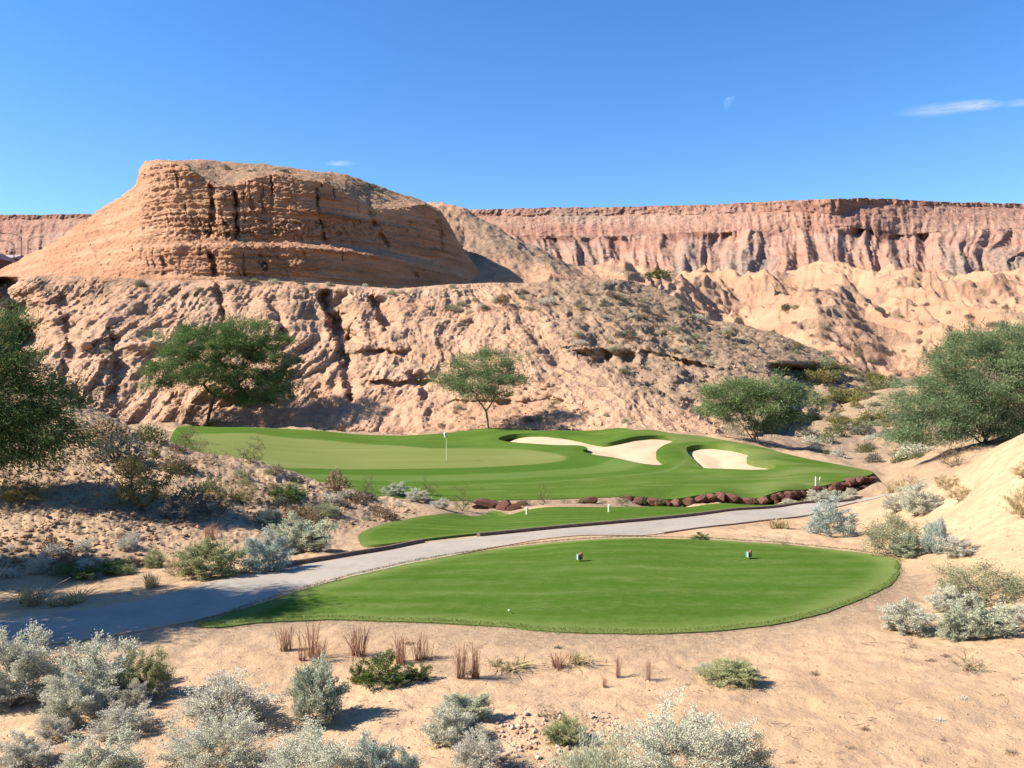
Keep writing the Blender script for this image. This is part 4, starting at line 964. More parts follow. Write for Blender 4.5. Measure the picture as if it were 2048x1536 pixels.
# ---- distant shrubs: light single-mesh copies
FARM = {}
def far_bush(kind, var):
    if (kind, var) not in FARM:
        rs = np.random.RandomState(900+var*7+len(kind)); n = 520
        az = rs.uniform(0, 6.283, n); el = np.arcsin(rs.uniform(0, 1, n)); r = rs.uniform(.35, 1, n)**.6
        d = np.stack([np.cos(el)*np.cos(az), np.cos(el)*np.sin(az), np.sin(el)], 1); r *= 1+.5*pn(d[:, 0]*2+var*9, d[:, 1]*2, d[:, 2]*2, 7+var)
        C = d*r[:, None]*np.array([.5, .5, .85]); V, Fq = leaf_quads(C, d+rs.normal(0, .7, d.shape)+np.array([0, 0, .5]), .13*rs.uniform(.6, 1.3, n), .055, rs)
        sg = [(0, 0, -.1, *(C[i]*.85), .016, .006) for i in range(0, n, 26)]; tv, tf = tubes(sg, 3)
        FARM[kind, var] = mesh_np('far_shrub', np.r_[V, tv], np.r_[Fq, tf+len(V)], ML[kind], False, {'rnd': np.r_[np.repeat(np.clip(rs.normal(.5, .25, n), 0, 1), 4), np.zeros(len(tv))]})
    return FARM[kind, var]
def scatter(n, region, kinds, size, name, label, cat, group, which=None, seed=0, ghitm=False, ymax=125):
    rs = np.random.RandomState(seed); k = 0; R = np.array(region, float)
    for _ in range(n*6):
        if k >= n: break
        px = rs.uniform(R[:, 0].min(), R[:, 0].max()); py = rs.uniform(R[:, 1].min(), R[:, 1].max())
        if sdf(R, np.array([px]), np.array([py]), 1.0)[0] <= 0: continue
        if pn(px/45, py/28, 0, seed+3) < -.12: continue
        if ghitm:
            x, y = hit(px, py, y1=ymax)
            if y >= ymax*.99: continue
            if flatmask(np.array([x]), np.array([y]))[0] < .95: continue
            p = (x, y, float(ground_z(np.array([x]), np.array([y]))[0]))
        else:
            p = hillhit(px, py, which)
            if p is None: continue
        s = rs.uniform(*size)*rs.choice([.7, 1, 1, 1.4]); kd = kinds[rs.randint(len(kinds))]
        o = link(name, far_bush(kd, rs.randint(3)), None, (p[0], p[1], p[2]-.05)); o.rotation_euler = (rs.normal(0, .15), rs.normal(0, .15), rs.uniform(0, 6.28)); o.scale = (s, s*rs.uniform(.8, 1.2), s*rs.uniform(.45, .8))
        tag(o, label, cat, group); k += 1
scatter(110, [(880,580),(1240,570),(1380,625),(1560,675),(1700,740),(1600,745),(1450,735),(1300,690),(1330,760),(1200,740),(1050,640),(880,620)], ['dgrey','olgrey','lilac','brown'], (.7,1.5), 'desert_shrub', 'small grey desert shrub on the dark gravel flank of the middle ridge', 'shrub', 'shrubs dotting the flank of the middle ridge', 0, 1)
scatter(26, [(250,575),(640,585),(900,590),(1000,570),(700,562),(250,552)], ['dgrey','olgrey','lilac'], (.5,1.2), 'desert_shrub', 'small shrub on the edge of the bench below the butte', 'shrub', 'shrubs on the bench below the butte', 0, 2)
scatter(30, [(380,325),(480,330),(640,345),(700,352),(850,408),(780,412),(700,380),(640,355),(500,345),(400,335)], ['dgrey','olgrey','brown'], (.4,1.0), 'desert_shrub', 'small scrubby bush on the sloping top of the butte', 'shrub', 'scrub on top of the butte', 1, 3)
scatter(55, [(1380,600),(2048,600),(2048,740),(1560,740),(1450,640)], ['dgrey','olgrey','brown'], (1.0,2.0), 'desert_shrub', 'dark shrub speck on the pale badland hills', 'shrub', 'shrubs on the badland hills', 2, 4)
scatter(70, [(1570,680),(1720,742),(1800,760),(1800,860),(1700,860),(1640,790),(1600,740)], ['olive','yolive','olgrey'], (1.2,2.6), 'creosote_bush', 'olive creosote bush on the valley slope right of the ridge', 'bush', 'creosote bushes on the valley slope', None, 5)
scatter(70, [(1590,780),(1720,760),(1830,790),(1830,870),(1700,870),(1640,850)], ['olive','yolive','olgrey','dgrey'], (.7,1.8), 'creosote_bush', 'olive bush on the gravelly floor below the valley slope', 'bush', 'bushes on the gravelly valley floor', None, 16, True)
scatter(60, [(1560,880),(1700,850),(1850,860),(1850,920),(1760,935),(1640,905)], ['lilac','silver','olive','dgrey'], (.6,1.5), 'wash_shrub', 'low grey shrub in the rocky wash behind the green', 'shrub', 'shrubs in the wash behind the green', None, 6, True)
scatter(26, [(80,560),(400,600),(560,800),(340,840),(200,800),(100,700)], ['dgrey','olgrey'], (.3,.8), 'desert_shrub', 'small tuft clinging to the orange face of the middle ridge', 'shrub', 'tufts on the ridge face', 0, 7)
scatter(24, [(0,1060),(300,1080),(300,1130),(0,1160)], ['lilac','brown'], (.2,.45), 'dry_tuft', 'small dry tuft on the cobbly left mound', 'plant', 'dry tufts on the left mound', None, 8, True)
scatter(34, [(560,940),(880,1015),(880,1045),(640,1060),(420,960)], ['dgrey','olgrey','lilac','brown'], (.3,.8), 'mound_shrub', 'low grey shrub on the right flank of the left mound', 'shrub', 'low shrubs on the flank of the mound', None, 9, True)
scatter(16, [(150,860),(330,870),(560,960),(600,1040),(450,1050),(330,1000),(200,930)], ['olive','yolive','dgrey','brown'], (.5,1.3), 'mound_bush', 'scrubby bush on the face of the left mound', 'bush', 'scrubby bushes on the left mound', None, 14, True)
scatter(22, [(700,800),(860,860),(1000,850),(1200,850),(1400,865),(1200,800),(900,790)], ['lilac','olgrey','brown'], (.4,.9), 'desert_shrub', 'little dry shrub at the foot of the orange slope behind the green', 'shrub', 'dry shrubs at the foot of the slope', 0, 10)
scatter(30, [(1640,1290),(2048,1300),(2048,1536),(1560,1536)], ['brown','lilac'], (.05,.14), 'dry_sprig', 'tiny dead sprig on the open sand', 'plant', 'dead sprigs on the open sand', None, 11, True)
scatter(26, [(600,1280),(1400,1300),(1400,1400),(600,1330)], ['brown','dgrey'], (.05,.16), 'dry_sprig', 'tiny dead sprig between the tee and the silver shrubs', 'plant', 'dead sprigs in front of the tee', None, 12, True)
o = link('far_tree', far_bush('lime', 1), None, tuple(np.array(P3(1318, 556, 122)))); o.scale = (4.2, 3, 1.6); tag(o, 'single bright green tree top peeping over the ridge crest', 'tree')

# ---------------------------------------------------------------- trees
def tree(name, label, base, fork_px, blobs, natt, nleaf, L, W, seed, leaf, bark, Y=None, rtip=.012, rmax=.22, parts=('trunk', 'crown'), depth=.85, multi=1, sig=.42, group=None, hang=-.1):
    rs = np.random.RandomState(seed); Yb = base[1]
    A = []; wts = np.array([b[2]*b[3]*min(b[2], 80) for b in blobs], float); wts /= wts.sum()
    for b, w_ in zip(blobs, wts):
        n = max(4, int(natt*w_)); v = rs.normal(size=(n, 3)); v /= np.linalg.norm(v, axis=1)[:, None]; v *= (rs.uniform(.25, 1, n)**.45)[:, None]
        v *= (1+.75*pn(v[:, 0]*2.2+b[0], v[:, 1]*2.2, v[:, 2]*2.2, seed))[:, None]
        yo = (b[4] if len(b) > 4 else 0)
        s = Yb/F; c = np.array([(b[0]-1024)*s, Yb+yo, (768-b[1])*s])
        A.append(c+v*np.array([b[2]*s, b[2]*s*depth, b[3]*s]))
    A = np.concatenate(A); s = Yb/F; base = np.array(base, float)
    fk = np.array([(fork_px[0]-1024)*s, Yb, (768-fork_px[1])*s]); H = np.ptp(A[:, 2])
    segs, nodes, par, cnt, tip = grow(A, base-np.array([0, 0, .1]), fk, rs, rtip, .5, 4, .10, H/8, rmax)
    if multi > 1:
        for m in range(multi-1):
            b2 = base+np.array([rs.uniform(-.5, .5), rs.uniform(-.4, .4), -.1]); k = rs.randint(len(nodes)//8, len(nodes)//2); segs.append((*b2, *(b2*.45+nodes[k]*.55+np.array([0,0,-.1])), rmax*.55, rmax*.4)); segs.append((*(b2*.45+nodes[k]*.55+np.array([0,0,-.1])), *nodes[k], rmax*.4, rmax*.15))
    k = nleaf//len(A); cen = A.mean(0); D0 = A-cen; D0 /= np.linalg.norm(D0, axis=1)[:, None]+1e-9
    cs = rs.uniform(.5, 1.5, len(A))
    C = np.repeat(A, k, 0)+rs.normal(0, 1, (len(A)*k, 3))*np.repeat(cs, k)[:, None]*sig*np.array([1, 1, .55]); D = np.repeat(D0, k, 0)
    D = D*.8+rs.normal(0, .6, D.shape)+np.array([0, 0, hang])
    V, Fq = leaf_quads(C, D, L*rs.uniform(.5, 1.5, len(C)), W*rs.uniform(.6, 1.4, len(C)), rs, .1)
    # fine twigs carrying the sprays
    tw = [(*a, *(a+d*sig*1.6+rs.normal(0, .3, 3)*sig), rtip*.7, rtip*.3) for a, d in zip(np.repeat(A, 2, 0), np.repeat(D0, 2, 0))]
    sv, sf = tubes(segs+tw, 6)
    rn = np.clip(np.repeat(rs.normal(.5, .16, len(A)), k)+rs.normal(0, .16, len(C)), 0, 1)
    root = bpy.data.objects.new(name, None); COL.objects.link(root); root.location = base
    link('trunk', mesh_np('trunk', sv-base, sf, bark, True), root); link('crown', mesh_np('crown', V-base, Fq, ML[leaf], False, {'rnd': np.repeat(rn, 4)}), root)
    return tag(root, label, 'tree', group)
TG = 'desert trees round the green'
def rbase(px, py):
    q = hillhit(px, py, 0); g = ghit(px, py); return q if q is not None and q[1] < g[1] else g
b1 = rbase(415, 850)
tree('mesquite_tree', 'dense dark green umbrella tree on a leaning trunk at the left end of the green', b1, (428,792), [(400,692,92,44),(485,682,80,42),(340,745,48,24),(430,745,95,34),(540,725,52,44),(555,770,48,32),(320,765,30,12),(500,785,60,22)], 300, 62000, .27, .075, 3, 'tree', M_BARK, rtip=.016, rmax=.24, sig=.48, group=TG)
b2 = rbase(978, 858)
tree('palo_verde_tree', 'airy pale green tree standing alone in the middle behind the flag', b2, (972,822), [(960,728,66,32),(905,755,38,24),(1020,748,42,28),(960,762,88,22),(965,785,60,14)], 190, 20000, .24, .060, 4, 'treeb', M_BARKG, rtip=.013, rmax=.15, sig=.42, group=TG)
b3 = rbase(1508, 884)
tree('palo_verde_tree', 'low spreading green tree in front of the shaded hollow', b3, (1511,872), [(1475,785,62,28),(1545,782,58,28),(1600,796,38,22),(1425,790,30,18),(1500,815,85,14),(1640,808,20,12),(1440,822,42,16),(1575,836,46,14),(1510,845,50,12)], 260, 27000, .24, .055, 5, 'treeb', M_BARKG, rtip=.012, rmax=.09, sig=.42, multi=4, group=TG)
b4 = ghit(1968, 884, 70)
tree('palo_verde_tree', 'very large grey green tree filling the right edge behind the bank', b4, (1985,850), [(1945,690,62,42),(2040,700,80,58),(1895,735,55,36),(1985,760,110,60),(1850,790,58,34),(1905,830,85,24),(2110,780,100,80),(1830,850,52,18),(2060,830,70,30),(1800,870,45,16),(1870,872,60,16),(1780,815,34,20),(1935,800,70,30),(1960,850,60,22),(2040,855,60,20),(1900,868,50,14)], 540, 120000, .19, .036, 6, 'treec', M_BARK, rtip=.010, rmax=.11, sig=.42, multi=5, group=TG)
b5 = ghit(-95, 1000, 60)
tree('mesquite_tree', 'big dark green tree hanging in from the left edge above the mound', b5, (-70,940), [(-25,672,60,44),(5,735,75,50),(75,775,55,36),(-60,800,110,80),(85,860,62,38),(10,900,90,34),(-160,740,90,90),(-160,880,90,60),(135,880,42,22),(30,820,80,40),(150,800,34,16),(20,640,36,20)], 430, 70000, .14, .030, 7, 'tree', M_BARK, rtip=.009, rmax=.17, sig=.30, group=TG)
# two trees standing outside the left edge; their shade falls over the path
def off_tree(x, y, blobs, seed, label):
    z = float(zg(x, y)); A = np.array([x, y, z]); s = y/F
    bl = [((x+bx)/s+1024, 768-(z+bz)/s, rx/s, rz/s, by) for bx, by, bz, rx, rz in blobs]
    return tree('mesquite_tree', label, A, (x/s+1024, 768-(z+1.6)/s), bl, 260, 85000, .12, .034, seed, 'tree', M_BARK, rtip=.01, rmax=.15, sig=.26, depth=.62)
off_tree(-13.9, 14.9, [(0,0,5.9,2.2,1.0),(2.2,-.3,5.3,1.3,.6),(-2.0,.4,5.4,1.6,.8),(.6,-1.2,4.8,1.9,.5)], 8, 'tree outside the left edge shading the near path')
off_tree(-17.5, 18.4, [(0,0,4.8,1.5,.8),(1.0,.5,4.3,1.2,.5)], 9, 'smaller tree outside the left edge shading the verge')

# white cholla
def cholla():
    rs = np.random.RandomState(2); p = ghit(680, 974); sc = p[1]/F; segs = []
    def br(a, d, L, r, dep):
        b = a+d*L; segs.append((*a, *b, r, r*.9)); segs.append((*b, *(b+d*r*.8), r*.9, r*.3))
        if dep: 
            for _ in range(3): d2 = d+rs.normal(0, .75, 3)+np.array([0, 0, .25]); br(b, d2/np.linalg.norm(d2), L*.72, r*.85, dep-1)
    root = bpy.data.objects.new('white_cactus', None); COL.objects.link(root); root.location = p
    br(np.array([0, 0, -.03]), np.array([0, 0, 1.]), .14, .05, 3); V, Fq = tubes(segs, 6)
    link('branches', mesh_np('branches', V, Fq, simple('white_cactus_spines', (.66,.64,.52), .9, .2, .1, 30), True), root)
    S = np.array(segs); c = (S[:, :3]+S[:, 3:6])/2; C = np.repeat(c, 26, 0)+rs.normal(0, .035, (len(c)*26, 3)); V, Fq = leaf_quads(C, rs.normal(size=C.shape), .035, .006, rs)
    link('spines', mesh_np('spines', V, Fq, ML['silver'], False, {'rnd': rs.uniform(.7, 1, len(V))}), root)
    tag(root, 'small white spiny cactus on the crest of the mound', 'cactus')
    q = copy_tree(root); p2 = ghit(662, 964); q.location = (p2[0], p2[1], p2[2]-.08); q.scale = (.9, .9, .4); q.rotation_euler = (0, 0, 2); tag(q, 'flat white cactus lying left of the taller white cactus', 'cactus')
cholla()
# ---------------------------------------------------------------- rocks, golf furniture, far houses, sky things
import bmesh
def rock_mesh(seed, mat, cuts=9, sub=2, name='rock'):
    rs = np.random.RandomState(seed); bm = bmesh.new(); bmesh.ops.create_icosphere(bm, subdivisions=sub+1, radius=.5)
    V = np.array([v.co[:] for v in bm.verts])
    for _ in range(cuts):
        n = rs.normal(size=3); n /= np.linalg.norm(n); d = rs.uniform(.24, .42); h = V@n; m = h > d; V[m] -= np.outer(h[m]-d, n)
    V *= 1+.03*pn(V[:, 0]*5+seed, V[:, 1]*5, V[:, 2]*5, seed % 30)[:, None]; V *= rs.uniform(.8, 1.15, 3)
    Fq = np.array([[v.index for v in f.verts] for f in bm.faces]); bm.free()
    return mesh_np(name, V, Fq, mat, False)
def m_stone(name, c0, c1, sc=6):
    q = NM(name); oi = q.n("ShaderNodeObjectInfo"); n = q.noise(sc, 5, .7); b = q.noise(sc*5, 3, .7)
    base = q.mix(oi.outputs['Random'], c0, c1); base = q.mix(q.ramp(n, [(.4, (0,)*3), (.7, (.6,)*3)]), base, tuple(x*.55 for x in c0))
    return q.surf(base, .9, q.bump(q.math('ADD', n, b), .5, .04), .15)
M_WROCK = m_stone('red_brown_boulder', (.10,.043,.028), (.19,.09,.06)); M_PINK = m_stone('pinkish_stone', (.40,.23,.16), (.52,.37,.28), 10)
RM = [rock_mesh(40+i, M_WROCK, 12, 1, name='boulder') for i in range(6)]
PM = [rock_mesh(60+i, M_PINK, sub=1, name='stone') for i in range(6)]
wall = bpy.data.objects.new('boulder_wall', None); COL.objects.link(wall); wl0 = ghit(1500, 1005, 60); wall.location = wl0
tag(wall, 'low wall of dark red brown boulders holding up the front of the green', 'wall')
rs = np.random.RandomState(4)
GF = np.array([((px-1024)/F*Y, Y) for px, Y in [(1150,43.4),(1225,43.45),(1300,43.5),(1375,43.7),(1450,44),(1510,44.4),(1570,45),(1650,47),(1700,49.3),(1739,51.6)]]); GFc = crom(GF, 12, False)
seg = np.r_[0, np.cumsum(np.linalg.norm(np.diff(GFc, axis=0), axis=1))]
k = 0; s_ = 0.0
while s_ < seg[-1] and k < 97:
    x = np.interp(s_, seg, GFc[:, 0]); y = np.interp(s_, seg, GFc[:, 1]); zt = float(zg(x, y)); wd = rs.uniform(.5, .82); big = min(1, .5+s_/4)
    for lay in (0, 1):
        if k >= 99: break
        bx = x+.3*(lay % 2)*wd+rs.normal(0, .05); by = y-.24-.18*lay+rs.normal(0, .05); sc = wd*rs.uniform(1.1, 1.6)
        o = link('boulder', RM[rs.randint(6)], wall); o.scale = (sc, sc*.7, .62*(.5+.5*big)*rs.uniform(.8, 1.2)); o.rotation_euler = (rs.normal(0, .25), rs.normal(0, .25), rs.uniform(0, 6.28))
        o.location = Vector((bx, by, zt-.17-.40*lay+rs.normal(0, .03)))-wall.location; k += 1
    s_ += wd*.8
for i, (px, py, w_, h) in enumerate([(985,1018,2.1,.75),(1012,1021,1.5,.8),(1030,1022,1.3,.6),(958,1020,1.1,.45),(1045,1012,.8,.5),(1180,1008,.9,.4),(1165,1009,.6,.3)]):
    p = ghit(px, py, 60); o = link('red_rock', RM[i % 6], None, (p[0], p[1]+.5, p[2]+h*.1)); o.scale = (w_, w_*.7, h*1.15); o.rotation_euler = (.1*i, .15*(-1)**i, i*1.3)
    tag(o, ['broad dark red rock at the left end of the ditch', 'tall dark red rock in the ditch, next to the broad one', 'dark red rock with a sloping top, right of the tall one', 'low rock at the foot of the bush by the ditch', 'small rock just right of the dark red rocks', 'reddish rock in the ditch between the forward markers', 'smallest reddish rock in the ditch between the forward markers'][i], 'rock', 'red rocks in the ditch')
# rubble of pinkish stones (uncountable) near the bottom edge, and loose pebbles
def stones(name, label, region, n, size, meshseed, mat, seed, excl=True, clump=None):
    rs = np.random.RandomState(seed); R = np.array(region, float); VV = []; FF = []; o = 0; base = [rock_mesh(meshseed+i, None, 7, 0, 'tmp') for i in range(4)]
    B = []
    for b in base:
        v = np.empty(len(b.vertices)*3); b.vertices.foreach_get('co', v); f = np.empty(len(b.polygons)*3, int); b.polygons.foreach_get('vertices', f); B.append((v.reshape(-1, 3), f.reshape(-1, 3)))
    cx = rs.uniform(R[:, 0].min(), R[:, 0].max(), n*3); cy = rs.uniform(R[:, 1].min(), R[:, 1].max(), n*3); m = sdf(R, cx, cy, 1.0) > 0
    if clump: m &= pn(cx/clump, cy/clump*1.6, 0, seed) > -.05
    cx = cx[m][:n]; cy = cy[m][:n]
    pts = np.array([hit(a, b) for a, b in zip(cx, cy)]); fm = flatmask(pts[:, 0], pts[:, 1]) > .3; pts = pts[fm]; zz = ground_z(pts[:, 0], pts[:, 1])
    for (x, y), z in zip(pts, zz):
        v, f = B[rs.randint(4)]; s = size[0]*(size[1]/size[0])**(rs.uniform()**2.2); a = rs.uniform(0, 6.28); c, sn = math.cos(a), math.sin(a)
        q = v*s*rs.uniform(.7, 1.2, 3)*np.array([1, 1, .75]); q = np.stack([q[:, 0]*c-q[:, 1]*sn+x, q[:, 0]*sn+q[:, 1]*c+y, q[:, 2]+z+s*.16], 1)
        VV.append(q); FF.append(f+o); o += len(q)
    for b in base: bpy.data.meshes.remove(b)
    tag(link(name, mesh_np(name, np.concatenate(VV), np.concatenate(FF), mat, False)), label, kind='stuff')
M_PINK2 = None
def m_rub(name, cols, sc):
    q = NM(name); v = q.noise(sc, 3, .6); return q.surf(q.ramp(v, [(.3+.4*i/(len(cols)-1), c) for i, c in enumerate(cols)]), .95, q.bump(q.noise(sc*8, 3), .4, .02), .1)
M_RUB = m_rub('rubble_stone', [(.33,.18,.12), (.47,.31,.22), (.58,.45,.34), (.38,.23,.15)], 7)
M_PEB = m_rub('pebble_stone', [(.26,.16,.10), (.43,.29,.18), (.53,.39,.27)], 9)
stones('rubble', 'pile of pinkish broken stones between the silver shrubs', [(1000,1430),(1080,1425),(1240,1430),(1260,1480),(1230,1536),(960,1560),(960,1490)], 620, (.025,.11), 70, M_RUB, 21)
stones('gravel', 'yellowish pebbles scattered between the shrubs at the bottom', [(0,1455),(330,1455),(560,1500),(900,1480),(900,1560),(0,1560)], 420, (.015,.06), 80, M_PEB, 22, clump=60)
stones('gravel', 'loose pebbles over the sandy foreground', [(300,1270),(1800,1290),(2048,1250),(2048,1536),(300,1536)], 900, (.010,.045), 84, M_PEB, 23, clump=90)
stones('cobbles', 'cobbles and clods covering the left mound', [(-60,830),(250,840),(420,930),(560,960),(860,1020),(820,1050),(600,1060),(430,1040),(300,1130),(-60,1150)], 3600, (.05,.24), 88, m_rub('mound_cobble', [(.22,.125,.075), (.34,.21,.13), (.46,.31,.20)], 1.2), 24)
stones('gravel', 'small stones on the right hand sand bank', [(1450,1060),(1740,1000),(2060,880),(2060,1130),(1830,1130),(1600,1080)], 420, (.02,.07), 92, M_PEB, 25, clump=50)

def litter():
    rs = np.random.RandomState(9); sg = []
    for _ in range(900):
        px = rs.uniform(-40, 2080); py = 1536-(1536-1275)*rs.uniform()**1.2
        if pn(px/80, py/50, 0, 12) < 0: continue
        x, y = hit(px, py)
        if flatmask(np.array([x]), np.array([y]))[0] < .6: continue
        z = float(ground_z(np.array([x]), np.array([y]))[0]); a = rs.uniform(0, 6.28); L = rs.uniform(.03, .13); r = rs.uniform(.0012, .003)
        p = np.array([x, y, z+.004]); q = p+np.array([math.cos(a)*L, math.sin(a)*L, rs.uniform(0, .03)]); t = q+np.array([math.cos(a+.6)*L*.6, math.sin(a+.6)*L*.6, rs.uniform(-.01, .02)])
        sg += [(*p, *q, r, r), (*q, *t, r, r*.5)]
    V, Fq = tubes(sg, 4); tag(link('twigs', mesh_np('twigs', V, Fq, M_STEMD, True)), 'dead twigs littering the sandy foreground', kind='stuff')
litter()
stones('rubble', 'broken talus stones at the foot of the orange ridge', [(170,800),(420,838),(640,850),(860,855),(1000,845),(1200,850),(1400,868),(1560,885),(1560,893),(1400,880),(1200,862),(1000,868),(860,870),(640,862),(420,852),(170,850)], 10, (.1,.4), 96, M_RUB, 28)
def talus(name, label, P, n, size, mat, seed, w):
    rs = np.random.RandomState(seed); px = 1024+F*P[..., 0]/P[..., 1]; py = 768-F*P[..., 2]/P[..., 1]
    W = w(px, py)*np.linalg.norm(np.cross(np.gradient(P, axis=0), np.gradient(P, axis=1)), axis=-1)*np.clip(pn(P[..., 0]/7, P[..., 2]/5, 0, seed)+.45, 0, 1); W = W.ravel(); W /= W.sum()
    Q = P.reshape(-1, 3)[rs.choice(W.size, n, p=W)]; bm = bmesh.new(); bmesh.ops.create_icosphere(bm, subdivisions=1, radius=.5)
    v = np.array([a.co[:] for a in bm.verts]); f = np.array([[a.index for a in b.verts] for b in bm.faces]); bm.free(); B = []
    for k in range(6):
        u = v.copy()
        for _ in range(5):
            m_ = rs.normal(size=3); m_ /= np.linalg.norm(m_); h = u@m_; c = h > .25; u[c] -= np.outer(h[c]-.25, m_)
        B.append(u)
    B = np.array(B)[rs.randint(6, size=n)]; s = size[0]*(size[1]/size[0])**(rs.uniform(size=n)**2.5); a = rs.uniform(0, 6.28, n); B = B*(s[:, None]*rs.uniform(.6, 1.25, (n, 3)))[:, None]
    c, d = np.cos(a)[:, None], np.sin(a)[:, None]; V = np.stack([B[..., 0]*c-B[..., 1]*d, B[..., 0]*d+B[..., 1]*c, B[..., 2]], -1)+Q[:, None]+np.array([0, -.04, .04])
    tag(link(name, mesh_np(name, V.reshape(-1, 3), (f[None]+np.arange(n)[:, None, None]*len(v)).reshape(-1, 3), mat, False)), label, kind='stuff')
talus('rubble', 'loose stones and clods strewn over the eroded middle ridge', RIDGE, 4600, (.10,.65), m_rub('ridge_stone', [(.26,.155,.10), (.42,.26,.165), (.52,.34,.225)], .6), 51, lambda x, y: ((x > -60) & (x < 1800))*(.35+sst(760, 850, y)+.8*sst(900, 1200, x)))
talus('rubble', 'fallen blocks on the ledge and foot of the butte', BUTTE, 1500, (.10,.8), m_rub('butte_stone', [(.30,.15,.085), (.42,.23,.135), (.50,.30,.19)], .6), 52, lambda x, y: ((x > 60) & (x < 980))*(.15+1.0*((y > 480) & (y < 505))+1.6*(y > 545)+.6*(y < 400)))
# short turf blades along the near rim of the tee and forward tee
def rim_grass():
    rs = np.random.RandomState(6); C = []
    for poly, n, w_ in ((TEE, 12000, .09), (TEE2, 3500, .07)):
        L = np.linalg.norm(np.roll(poly, -1, 0)-poly, axis=1); cum = np.r_[0, np.cumsum(L)]; s = rs.uniform(0, cum[-1], n); i = np.searchsorted(cum, s)-1; t = (s-cum[i])/L[i]
        p = poly[i]+(np.roll(poly, -1, 0)[i]-poly[i])*t[:, None]; tg_ = (np.roll(poly, -1, 0)-poly)[i]/L[i][:, None]; nrm = np.stack([-tg_[:, 1], tg_[:, 0]], 1)
        off = rs.uniform(-.06, w_, n)*1.0-.26*(rs.uniform(size=n)**2)*(pn(p[:, 0]*1.3, p[:, 1]*1.3, 0, 5) > .05)*rs.uniform(0, 1, n); ins = sdf(poly, p[:, 0]+nrm[:, 0]*.05, p[:, 1]+nrm[:, 1]*.05, 2) > 0; off = np.where(ins, off, -off)
        q = p+nrm*off[:, None]; C.append(np.c_[q, zg(q[:, 0], q[:, 1])+.055-.05*(sdf(poly, q[:, 0], q[:, 1], 2) < 0)])
    C = np.concatenate(C); V, Fq = leaf_quads(C, rs.normal(0, .35, C.shape)+np.array([0, 0, 1.]), +.034*rs.uniform(.4, 1.4, len(C)), .008, rs)
    q = m_leaf('turf_blade', [(.07,.12,.02), (.12,.17,.035), (.22,.23,.08)])
    tag(link('grass', mesh_np('grass', V, Fq, q, False, {'rnd': np.repeat(np.clip(rs.normal(.45, .28, len(C)), 0, 1), 4)})), 'ragged grass blades along the rims of the tees', kind='stuff')
rim_grass()

# ---- golf furniture
M_WHITE = simple('white_paint', (.78,.78,.74), .4, .04, .4); M_WOOD = simple('red_brown_wood', (.26,.09,.055), .7, .3, .3, 30); M_TEAL = simple('teal_paint', (.10,.33,.27), .4, .1, .4); M_BLACK = simple('black_rubber', (.02,.02,.02), .7)
def bmesh_obj(name, fn, mat, parent=None, bevel=0, smooth=False):
    bm = bmesh.new(); fn(bm)
    if bevel: bmesh.ops.bevel(bm, geom=bm.edges[:], offset=bevel, segments=2, affect='EDGES')
    me = bpy.data.meshes.new(name); bm.to_mesh(me); bm.free(); me.materials.append(mat)
    if smooth:
        for p in me.polygons: p.use_smooth = True
    return link(name, me, parent)
def cyl(r0, r1, z0, z1, seg=14, x=0, y=0):
    def f(bm):
        from mathutils import Matrix
        bmesh.ops.create_cone(bm, cap_ends=True, segments=seg, radius1=r0, radius2=r1, depth=z1-z0, matrix=Matrix.Translation((x, y, (z0+z1)/2)))
    return f
def box(sx, sy, sz, x=0, y=0, z=0):
    def f(bm):
        from mathutils import Matrix
        bmesh.ops.create_cube(bm, size=1, matrix=Matrix.Translation((x, y, z)) @ Matrix.Diagonal((sx, sy, sz, 1)))
    return f
pin = bpy.data.objects.new('golf_flag', None); COL.objects.link(pin); pp = ghit(893, 923, 80); pin.location = (pp[0], pp[1], pp[2]+.03)
tag(pin, 'thin pale pin with a small white flag standing on the putting green', 'golf flag')
bmesh_obj('pole', cyl(.035, .022, -.05, 2.2, 10), simple('pale_yellow_pole', (.62,.66,.36), .4), pin); bmesh_obj('knob', cyl(.03, .01, 2.2, 2.26, 10), M_WHITE, pin)
bmesh_obj('hole_cup', cyl(.07, .07, -.05, .004, 16), M_BLACK, pin)
n = 14; V = []; Fq = []
for i in range(n+1):
    t = i/n
    for j in range(9):
        s = j/8; V.append((-.02-.17*t+.015*math.sin(s*5+t*4), .06*math.sin(t*7+s*2), 2.17-.36*s-.06*t*s-.05*t))
for i in range(n):
    for j in range(8): Fq.append((i*9+j, (i+1)*9+j, (i+1)*9+j+1, i*9+j+1))
fl = link('flag', mesh_np('flag', V, Fq, simple('white_cloth', (.82,.82,.80), .8), True), pin); md = fl.modifiers.new('th', 'SOLIDIFY'); md.thickness = .006
def marker(px, py, label, tint):
    p = ghit(px, py); r = bpy.data.objects.new('tee_marker', None); COL.objects.link(r); r.location = (p[0], p[1], p[2]+.06); tag(r, label, 'tee marker', 'block markers on the near tee')
    r.rotation_euler = (0, 0, .5); r.scale = (.8, .8, .85); h = .165
    def tri(bm):
        vs = []
        for z in (0.0, h):
            for a, rr in ((0, .095), (1.1, .085), (2.2, .095), (3.3, .09), (4.6, .09)): vs.append(bm.verts.new((math.cos(a)*rr, math.sin(a)*rr*.8, z+(.03*math.cos(a) if z else 0))))
        bm.faces.new(vs[:5][::-1]); bm.faces.new(vs[5:])
        for i in range(5): bm.faces.new((vs[i], vs[(i+1) % 5], vs[5+(i+1) % 5], vs[5+i]))
    bmesh_obj('block', tri, M_WOOD, r, .008); bmesh_obj('painted_face', box(.02, .10, h*.9, -.093, 0, h*.48), M_TEAL, r, .004); bmesh_obj('edge_band', box(.016, .035, h*.86, -.098, -.035, h*.46), M_WHITE, r, .003)
    bmesh_obj('spike', cyl(.006, .003, -.08, 0, 6), M_BLACK, r)
